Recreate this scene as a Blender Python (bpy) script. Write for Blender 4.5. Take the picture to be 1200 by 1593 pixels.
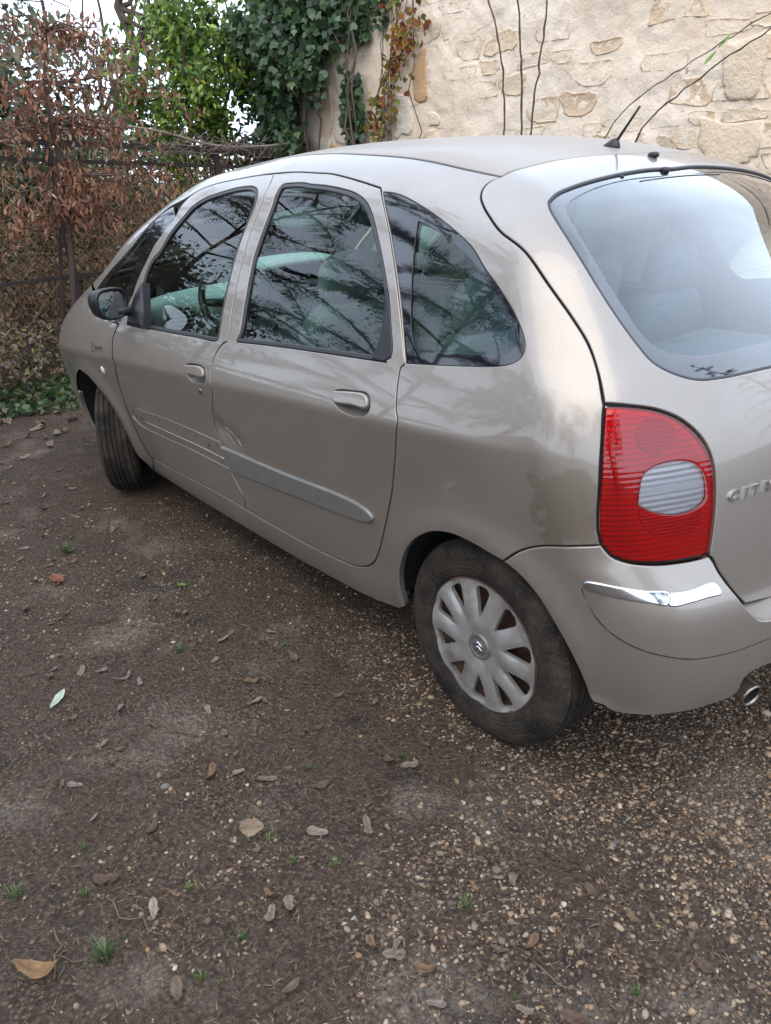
import bpy, math, random
import numpy as np
from mathutils import Vector, Matrix, Euler
from mathutils.geometry import delaunay_2d_cdt
for o in list(bpy.data.objects): bpy.data.objects.remove(o)
SCN=bpy.context.scene; COL=SCN.collection
# ---------------------------------------------------------------- camera
YAW,PITCH,ROLL=2.48779837,-0.407111016,-0.0546178196
f_=np.array([math.cos(PITCH)*math.cos(YAW),math.cos(PITCH)*math.sin(YAW),math.sin(PITCH)])
r_=np.array([math.sin(YAW),-math.cos(YAW),0]); u_=np.cross(r_,f_)
c_,s_=math.cos(ROLL),math.sin(ROLL)
rr_,uu_=c_*r_+s_*u_,-s_*r_+c_*u_
cd=bpy.data.cameras.new('camera'); cam=bpy.data.objects.new('camera',cd); COL.objects.link(cam)
cam.matrix_world=Matrix(((rr_[0],uu_[0],-f_[0],4.09902279),(rr_[1],uu_[1],-f_[1],-2.12828271),(rr_[2],uu_[2],-f_[2],1.5267021),(0,0,0,1)))
cd.sensor_fit='HORIZONTAL'; cd.sensor_width=36; cd.lens=36*1233.653/1200; cd.clip_start=.05; cd.clip_end=900
SCN.camera=cam
# ---------------------------------------------------------------- sky, sun, exposure
SUN_EL,SUN_AZ=52,300      # azimuth: direction of the sun seen from the car, degrees from +X towards +Y
wd=bpy.data.worlds.new('World'); SCN.world=wd; wd.use_nodes=True
wn=wd.node_tree; wn.nodes.clear()
wo=wn.nodes.new('ShaderNodeOutputWorld'); bg=wn.nodes.new('ShaderNodeBackground'); sk=wn.nodes.new('ShaderNodeTexSky')
sk.sky_type='NISHITA'; sk.sun_disc=False; sk.sun_elevation=math.radians(SUN_EL); sk.sun_rotation=math.radians(90-SUN_AZ); sk.dust_density=1.2; sk.air_density=1.2
mx=wn.nodes.new('ShaderNodeMix'); mx.data_type='RGBA'; mx.inputs[0].default_value=.72
mx.inputs[7].default_value=(12.6,14.6,17.8,1)      # an even white cloud cover over the blue
nz=wn.nodes.new('ShaderNodeTexNoise'); nz.inputs['Scale'].default_value=1.6; nz.inputs['Detail'].default_value=3
cr=wn.nodes.new('ShaderNodeMapRange'); cr.inputs[1].default_value=.35; cr.inputs[2].default_value=.65; cr.inputs[3].default_value=.62; cr.inputs[4].default_value=.90
tc=wn.nodes.new('ShaderNodeTexCoord')
wn.links.new(tc.outputs['Generated'],nz.inputs['Vector']); wn.links.new(nz.outputs['Fac'],cr.inputs[0]); wn.links.new(cr.outputs[0],mx.inputs[0])
wn.links.new(sk.outputs[0],mx.inputs[6]); wn.links.new(mx.outputs[2],bg.inputs[0]); bg.inputs[1].default_value=.15
wn.links.new(bg.outputs[0],wo.inputs[0])
sl=bpy.data.lights.new('sun','SUN'); sl.energy=1.5; sl.angle=math.radians(70); sl.color=(1,.86,.66)
so=bpy.data.objects.new('sun',sl); COL.objects.link(so)
e_,a_=math.radians(SUN_EL),math.radians(SUN_AZ)
so.rotation_euler=Vector((math.cos(e_)*math.cos(a_),math.cos(e_)*math.sin(a_),math.sin(e_))).to_track_quat('Z','Y').to_euler()
vs=SCN.view_settings; vs.view_transform='Standard'; vs.look='None'; vs.exposure=0.32; vs.gamma=1
SCN.render.engine='CYCLES'; SCN.cycles.max_bounces=8; SCN.cycles.diffuse_bounces=3; SCN.cycles.glossy_bounces=4; SCN.cycles.transparent_max_bounces=12; SCN.cycles.caustics_reflective=False; SCN.cycles.caustics_refractive=False
rnd=random.Random(7); nrs=np.random.RandomState(11)
# ================================================================ helpers
def tag(o,label=None,cat=None,group=None,kind=None):
    if label: o['label']=label
    if cat: o['category']=cat
    if group: o['group']=group
    if kind: o['kind']=kind
    return o
def empty(name,loc=(0,0,0),rz=0,parent=None):
    o=bpy.data.objects.new(name,None); COL.objects.link(o); o.location=loc; o.rotation_euler=(0,0,rz); o.empty_display_size=.1
    if parent: o.parent=parent
    return o
def mesh(name,V,Fc,smooth=True,normals=None):
    me=bpy.data.meshes.new(name); me.from_pydata([tuple(map(float,v)) for v in V],[],[tuple(int(i) for i in f) for f in Fc])
    if smooth: me.polygons.foreach_set('use_smooth',[True]*len(me.polygons))
    me.update()
    if normals is not None: me.normals_split_custom_set_from_vertices([tuple(map(float,n)) for n in normals])
    return me
def npmesh(name,V,Fc,smooth=False,col=None):
    """fast mesh from arrays; Fc (n,k); col optional per-vertex tint attribute"""
    V=np.asarray(V,np.float32); Fc=np.asarray(Fc,np.int32); me=bpy.data.meshes.new(name)
    me.vertices.add(len(V)); me.vertices.foreach_set('co',V.ravel())
    k=Fc.shape[1]; me.loops.add(Fc.size); me.loops.foreach_set('vertex_index',Fc.ravel())
    me.polygons.add(len(Fc)); me.polygons.foreach_set('loop_start',np.arange(0,Fc.size,k,dtype=np.int32))
    if smooth: me.polygons.foreach_set('use_smooth',np.ones(len(Fc),bool))
    if col is not None:
        a=me.color_attributes.new('tint','FLOAT_COLOR','POINT'); c=np.ones((len(V),4),np.float32); c[:,:3]=col; a.data.foreach_set('color',c.ravel())
    me.update(calc_edges=True); me.validate(); return me
def obj(name,me,mat=None,parent=None,loc=None):
    o=bpy.data.objects.new(name,me); COL.objects.link(o)
    if mat is not None and me is not None and not me.materials: me.materials.append(mat)
    if parent is not None: o.parent=parent
    if loc is not None: o.location=loc
    return o
class NT:
    def __init__(s,name):
        s.m=bpy.data.materials.new(name); s.m.use_nodes=True; s.t=s.m.node_tree; s.b=s.t.nodes['Principled BSDF']; s.out=s.t.nodes['Material Output']
    def n(s,ty,**k):
        x=s.t.nodes.new('ShaderNode'+ty)
        for a,v in k.items():
            if a.startswith('i_'):
                key=a[2:].replace('_',' '); x.inputs[int(key) if key.isdigit() else key].default_value=v
            else: setattr(x,a,v)
        return x
    def l(s,a,b): s.t.links.new(a,b)
    def coord(s,kind='Object'): return s.n('TexCoord').outputs[kind]
    def noise(s,scale,detail=4,rough=.55,vec=None,dist=0):
        x=s.n('TexNoise'); x.inputs['Scale'].default_value=scale; x.inputs['Detail'].default_value=detail; x.inputs['Roughness'].default_value=rough; x.inputs['Distortion'].default_value=dist
        s.l(vec if vec is not None else s.coord(),x.inputs['Vector']); return x.outputs['Fac']
    def rng(s,v,a,b,c=0,d=1):
        x=s.n('MapRange'); x.inputs[1].default_value=a; x.inputs[2].default_value=b; x.inputs[3].default_value=c; x.inputs[4].default_value=d; s.l(v,x.inputs[0]); return x.outputs[0]
    def mix(s,f,a,b,mode='MIX'):
        x=s.n('Mix',data_type='RGBA',blend_type=mode)
        for v,i in ((f,0),(a,6),(b,7)):
            if hasattr(v,'is_output'): s.l(v,x.inputs[i])
            else: x.inputs[i].default_value=v if i==0 else (*v,1) if len(v)==3 else v
        return x.outputs[2]
    def math(s,op,a,b=0.):
        x=s.n('Math',operation=op)
        for v,i in ((a,0),(b,1)):
            if hasattr(v,'is_output'): s.l(v,x.inputs[i])
            else: x.inputs[i].default_value=v
        return x.outputs[0]
    def ramp(s,v,stops):
        x=s.n('ValToRGB'); e=x.color_ramp.elements
        while len(e)<len(stops): e.new(.5)
        for q,(p,c) in zip(e,stops): q.position=p; q.color=(*c,1)
        s.l(v,x.inputs[0]); return x.outputs[0]
    def bump(s,h,st,dist=.01):
        x=s.n('Bump'); x.inputs['Strength'].default_value=st; x.inputs['Distance'].default_value=dist; s.l(h,x.inputs['Height']); return x.outputs[0]
    def set(s,**k):
        for a,v in k.items():
            i=s.b.inputs[a.replace('_',' ')]
            if hasattr(v,'is_output'): s.l(v,i)
            else: i.default_value=(*v,1) if isinstance(v,tuple) and len(v)==3 and i.type=='RGBA' else v
        return s
def simple(name,c,rough=.6,metal=0.,var=.25,scale=30,coat=0.,bump=0.,spec=.5):
    t=NT(name); n=t.noise(scale,5); k=1-var
    t.set(Base_Color=t.mix(t.rng(n,.3,.7),tuple(x*k for x in c),tuple(min(1,x*(1+var*.6)) for x in c)),Roughness=rough,Metallic=metal,Coat_Weight=coat,Specular_IOR_Level=spec)
    if bump: t.set(Normal=t.bump(t.noise(scale*3,4),bump))
    return t.m
def glass(name,tint,rough=0.0,ior=1.5,dust=.03,dustc=(.5,.5,.47),boost=1.):
    t=NT(name); t.t.nodes.remove(t.b)
    tr=t.n('BsdfTransparent'); tr.inputs[0].default_value=(*tint,1)
    gl=t.n('BsdfGlossy'); gl.inputs['Roughness'].default_value=rough; gl.inputs[0].default_value=(1,1,1,1)
    fr=t.n('Fresnel'); fr.inputs[0].default_value=ior
    df=t.n('BsdfDiffuse'); df.inputs[0].default_value=(*dustc,1)
    f=t.math('MULTIPLY',fr.outputs[0],boost); 
    m=t.n('MixShader'); t.l(f,m.inputs[0]); t.l(tr.outputs[0],m.inputs[1]); t.l(gl.outputs[0],m.inputs[2])
    m2=t.n('MixShader'); t.l(t.rng(t.noise(9,6,.7),.35,.75,dust*.2,dust*2.2),m2.inputs[0]); t.l(m.outputs[0],m2.inputs[1]); t.l(df.outputs[0],m2.inputs[2])
    t.l(m2.outputs[0],t.out.inputs[0]); return t.m
# ---- generic solids
def box(cx,cy,cz,sx,sy,sz):
    V=np.array([(x,y,z) for x in(-.5,.5) for y in(-.5,.5) for z in(-.5,.5)])*[sx,sy,sz]+[cx,cy,cz]
    return V,[(0,1,3,2),(4,6,7,5),(0,4,5,1),(2,3,7,6),(0,2,6,4),(1,5,7,3)]
def superell(c,r,e=3.,nu=28,nv=16,R=None,taper=None):
    """rounded block (superellipsoid)"""
    u=np.linspace(0,2*np.pi,nu,endpoint=False); v=np.linspace(-np.pi/2,np.pi/2,nv)
    sg=lambda t,p:np.sign(t)*np.abs(t)**p
    p=2/e; V=[];
    for b in v:
        for a in u: V.append((sg(np.cos(b),p)*sg(np.cos(a),p),sg(np.cos(b),p)*sg(np.sin(a),p),sg(np.sin(b),p)))
    V=np.array(V)
    if taper: V=taper(V)
    V=V*np.array(r)
    if R is not None: V=V@np.array(R).T
    V=V+np.array(c)
    Fc=[(j*nu+i,j*nu+(i+1)%nu,(j+1)*nu+(i+1)%nu,(j+1)*nu+i) for j in range(nv-1) for i in range(nu)]
    return V,Fc
def rotm(ax,deg): return np.array(Matrix.Rotation(math.radians(deg),3,ax))
def lathe(prof,n=64,axis='Y'):
    """prof (w,r): revolve about the y axis"""
    prof=np.array(prof); a=np.linspace(0,2*np.pi,n,endpoint=False); m=len(prof)
    V=np.concatenate([np.c_[prof[:,1]*np.cos(t),prof[:,0],prof[:,1]*np.sin(t)] for t in a])
    Fc=[(i*m+j,i*m+j+1,((i+1)%n)*m+j+1,((i+1)%n)*m+j) for i in range(n) for j in range(m-1)]
    return V,Fc
def tube(pts,rad,n=7,closed=False,cap=True):
    P=np.array(pts,float); m=len(P); rad=np.broadcast_to(np.asarray(rad,float),(m,))
    T=np.gradient(P,axis=0) if not closed else np.roll(P,-1,0)-np.roll(P,1,0)
    T/=np.linalg.norm(T,axis=1)[:,None]+1e-12
    up=np.array([0,0,1.]) if abs(T[0,2])<.9 else np.array([1.,0,0]); V=[]
    N=np.cross(up,T[0]); N/=np.linalg.norm(N)
    for i in range(m):
        N=N-T[i]*(N@T[i]); N/=np.linalg.norm(N)+1e-12; Bn=np.cross(T[i],N)
        for k in range(n):
            a=2*np.pi*k/n; V.append(P[i]+rad[i]*(np.cos(a)*N+np.sin(a)*Bn))
    Fc=[(i*n+k,i*n+(k+1)%n,((i+1)%m)*n+(k+1)%n,((i+1)%m)*n+k) for i in range(m if closed else m-1) for k in range(n)]
    if cap and not closed: Fc+= [tuple(range(n))[::-1],tuple((m-1)*n+k for k in range(n))]
    return np.array(V),Fc
def merge(*parts):
    V=[];Fc=[];o=0
    for v,f in parts:
        V.append(np.asarray(v)); Fc+=[tuple(i+o for i in q) for q in f]; o+=len(v)
    return np.concatenate(V),Fc
def flipY(V,Fc):
    V=np.array(V,float).copy(); V[:,1]*=-1; return V,[tuple(reversed(f)) for f in Fc]

def pch(xs,ys):
    xs=np.array(xs,float); ys=np.array(ys,float); h=np.diff(xs); d=np.diff(ys)/h
    m=np.zeros(len(xs)); m[0]=d[0]; m[-1]=d[-1]
    for i in range(1,len(xs)-1):
        if d[i-1]*d[i]>0:
            w1=2*h[i]+h[i-1]; w2=h[i]+2*h[i-1]; m[i]=(w1+w2)/(w1/d[i-1]+w2/d[i])
    def f(x):
        x=np.asarray(x,float); xc=np.clip(x,xs[0],xs[-1]); i=np.clip(np.searchsorted(xs,xc,side='right')-1,0,len(xs)-2)
        t=(xc-xs[i])/h[i]; t2=t*t; t3=t2*t
        y=(2*t3-3*t2+1)*ys[i]+(t3-2*t2+t)*h[i]*m[i]+(-2*t3+3*t2)*ys[i+1]+(t3-t2)*h[i]*m[i+1]
        return y+np.where(x<xs[0],(x-xs[0])*m[0],0)+np.where(x>xs[-1],(x-xs[-1])*m[-1],0)
    return f
def cub(xs,ys):   # natural cubic spline with linear extrapolation
    xs=np.array(xs,float); ys=np.array(ys,float); n=len(xs); h=np.diff(xs)
    A=np.eye(n); b=np.zeros(n)
    for i in range(1,n-1):
        A[i,i-1]=h[i-1]; A[i,i]=2*(h[i-1]+h[i]); A[i,i+1]=h[i]; b[i]=6*((ys[i+1]-ys[i])/h[i]-(ys[i]-ys[i-1])/h[i-1])
    M=np.linalg.solve(A,b)
    s0=(ys[1]-ys[0])/h[0]-h[0]*(2*M[0]+M[1])/6; s1=(ys[-1]-ys[-2])/h[-1]+h[-1]*(M[-2]+2*M[-1])/6
    def f(x):
        x=np.asarray(x,float); xc=np.clip(x,xs[0],xs[-1]); i=np.clip(np.searchsorted(xs,xc,side='right')-1,0,n-2)
        a=xs[i+1]-xc; c=xc-xs[i]; hh=h[i]
        y=M[i]*a**3/(6*hh)+M[i+1]*c**3/(6*hh)+(ys[i]/hh-M[i]*hh/6)*a+(ys[i+1]/hh-M[i+1]*hh/6)*c
        return y+np.where(x<xs[0],(x-xs[0])*s0,0)+np.where(x>xs[-1],(x-xs[-1])*s1,0)
    return f
plan=cub([-.9,-.6,-.4,0,.5,1.3,2.2,2.76,3.1,3.35],[.775,.828,.850,.866,.870,.874,.872,.866,.842,.805])
vert=cub([-.68,-.58,-.48,-.35,-.2,-.08,0.],[.160,.106,.078,.054,.032,.014,.002])   # relative to the crease height
vert2=cub([0.,.04,.10,.16,.21,.36,.51,.66,.78],[.002,.011,.028,.048,.066,.124,.190,.270,.345])
verts_=cub([-.68,-.48,-.2,0.,.10,.21,.36,.51,.66,.78],[.160,.078,.030,.011,.028,.064,.124,.190,.270,.345])
def zc(x): return .792+.056*(np.clip(x,-.6,3.3)-.6)
TX=[-.85,-.7,-.4,-.05,.12,.35,.6,.85,1.1,1.5,2.0,2.3,2.5,2.65,2.9,3.2]
TY=[.705,.79,.97,1.135,1.215,1.355,1.464,1.558,1.594,1.62,1.615,1.592,1.557,1.528,1.475,1.39]
top0=cub(TX,TY)
rear0=cub([.15,.25,.35,.5,.6,.7,.8,.95,1.05,1.15,1.3,1.42,1.5,1.6],[3.33,3.36,3.365,3.36,3.352,3.34,3.325,3.29,3.245,3.155,2.985,2.855,2.77,2.66])
bump=cub([.1,.18,.26,.36,.5,.58,.64,.70,.76],[-.06,-.01,.03,.06,.07,.066,.045,.012,0])
front0=cub([.1,.2,.35,.5,.62,.75,.85,1.0],[-.74,-.80,-.835,-.84,-.825,-.78,-.71,-.55])
def sst(a,b,x): t=np.clip((x-a)/(b-a),0,1); return t*t*(3-2*t)
def rmax(a,b,r):
    u=np.maximum(a+r,0); v=np.maximum(b+r,0)
    return np.sqrt(u*u+v*v)-r+np.minimum(np.maximum(a+r,b+r),0)
def Wd(x,z):
    q=z-zc(x); fz=(z-.22)/(zc(x)-.22); ql=np.where(q<0,-(1-fz)*.58,0.); qu=np.where(q>0,q*(1.5-.79)/(1.5-zc(x)),0)
    def vv_(d):
        return np.where(ql+qu+d<0,vert(ql+qu+d),vert2(ql+qu+d))
    v=(vv_(-.011)+vv_(-.0055)+vv_(0.)+vv_(.0055)+vv_(.011))/5
    vs_=verts_(np.clip(q,-.62,.8)*np.where(q>0,(1.5-.79)/(1.5-zc(x)),.58/(zc(x)-.22)))
    k=sst(2.72,3.0,x); w=plan(x)-(v*(1-k)+vs_*k)
    for cx,R in ((0.,.345),(2.76,.345)):
        rr=np.hypot(x-cx,z-.30)
        w=w+.014*np.exp(-((rr-R)/.055)**2)*sst(.16,.3,z)
    return w
def F(P,bumper=True,off=0.):
    x,y,z=P[...,0],np.abs(P[...,1]),P[...,2]
    ys=np.sqrt(y*y+.0004)
    s1=ys-Wd(x,z)
    ws=1-sst(.5,1.2,x)
    s2=(z-(top0(x)-(.043-.003*ws)*(y/.6)**2-.024*(1-ws)*(y/.6)**4))*(1-.2*ws)
    B=rear0(z)-((.10-.04*sst(1.1,1.4,z))*(y/.7)**2+(.035-.02*sst(1.1,1.4,z))*(y/.7)**4)
    if bumper: B=B+np.where(z<.76,bump(np.maximum(z,.1)),0)
    s3=(x-B)*np.where(z>1.05,1-.25*sst(1.0,1.15,z),1)
    s4=front0(z)+.14*(y/.75)**2+.05*(y/.75)**4-x
    f=rmax(s1,s2,.10-.045*ws)
    f=rmax(f,s3,.10)
    f=rmax(f,s4,.12)
    dn=(P[...,1]<0)*(.014*np.exp(-((x-1.425)**2+(z-.66)**2)/.0014)+.010*np.exp(-((x-1.50)**2/.005+(z-.63)**2/.0016))-.003*np.exp(-((x-1.47)**2+(z-.69)**2)/.0006))
    return f-off+dn
def grad(P,**k):
    e=1e-4; g=np.empty(P.shape)
    for i in range(3):
        d=np.zeros(3); d[i]=e
        g[...,i]=(F(P+d,**k)-F(P-d,**k))/(2*e)
    return g/np.linalg.norm(g,axis=-1,keepdims=True)
def hit(o,d,t0,t1,n=400,outward=False,**k):
    # o,d (N,3); outward: start inside -> exit ; else outside -> enter
    ts=np.linspace(t0,t1,n); P=o[:,None]+ts[None,:,None]*d[:,None]
    f=F(P,**k); ins=f<0
    if outward: idx=np.where((~ins).any(1),(~ins).argmax(1),n-1)
    else: idx=np.where(ins.any(1),ins.argmax(1),-1)
    bad=idx<=0
    i=np.maximum(idx,1); a=ts[i-1]; b=ts[i]
    for _ in range(30):
        m=(a+b)/2; fm=F(o+m[:,None]*d,**k); c=(fm<0) if not outward else (fm>=0)
        b=np.where(c,m,b); a=np.where(c,a,m)
    R=o+((a+b)/2)[:,None]*d
    R[bad]=np.nan
    return R
# projections
def hit_out(o,d,t0,t1,**k):
    a=np.full(len(o),t0); b=np.full(len(o),t1)
    for _ in range(26):
        m=(a+b)/2; c=F(o+m[:,None]*d,**k)>=0
        b=np.where(c,m,b); a=np.where(c,a,m)
    return o+((a+b)/2)[:,None]*d
def ax_to(P): return np.c_[P[:,0],np.arctan2(P[:,2]-.8,-P[:,1])]
def ax_from(uv,**k):
    o=np.c_[uv[:,0],0*uv[:,0],0*uv[:,0]+.8]; d=np.c_[0*uv[:,0],-np.cos(uv[:,1]),np.sin(uv[:,1])]
    return hit_out(o,d,.05,1.3,**k)
SC=np.array([2.35,0,.72])
def sp_to(P,c=SC):
    q=P-c; return np.c_[np.arctan2(-q[:,1],q[:,0]),np.arctan2(q[:,2],np.hypot(q[:,0],q[:,1]))]
def sp_from(uv,c=SC,**k):
    d=np.c_[np.cos(uv[:,1])*np.cos(uv[:,0]),-np.cos(uv[:,1])*np.sin(uv[:,0]),np.sin(uv[:,1])]
    return hit_out(np.repeat(c[None],len(uv),0),d,.05,1.7,**k)
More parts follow.
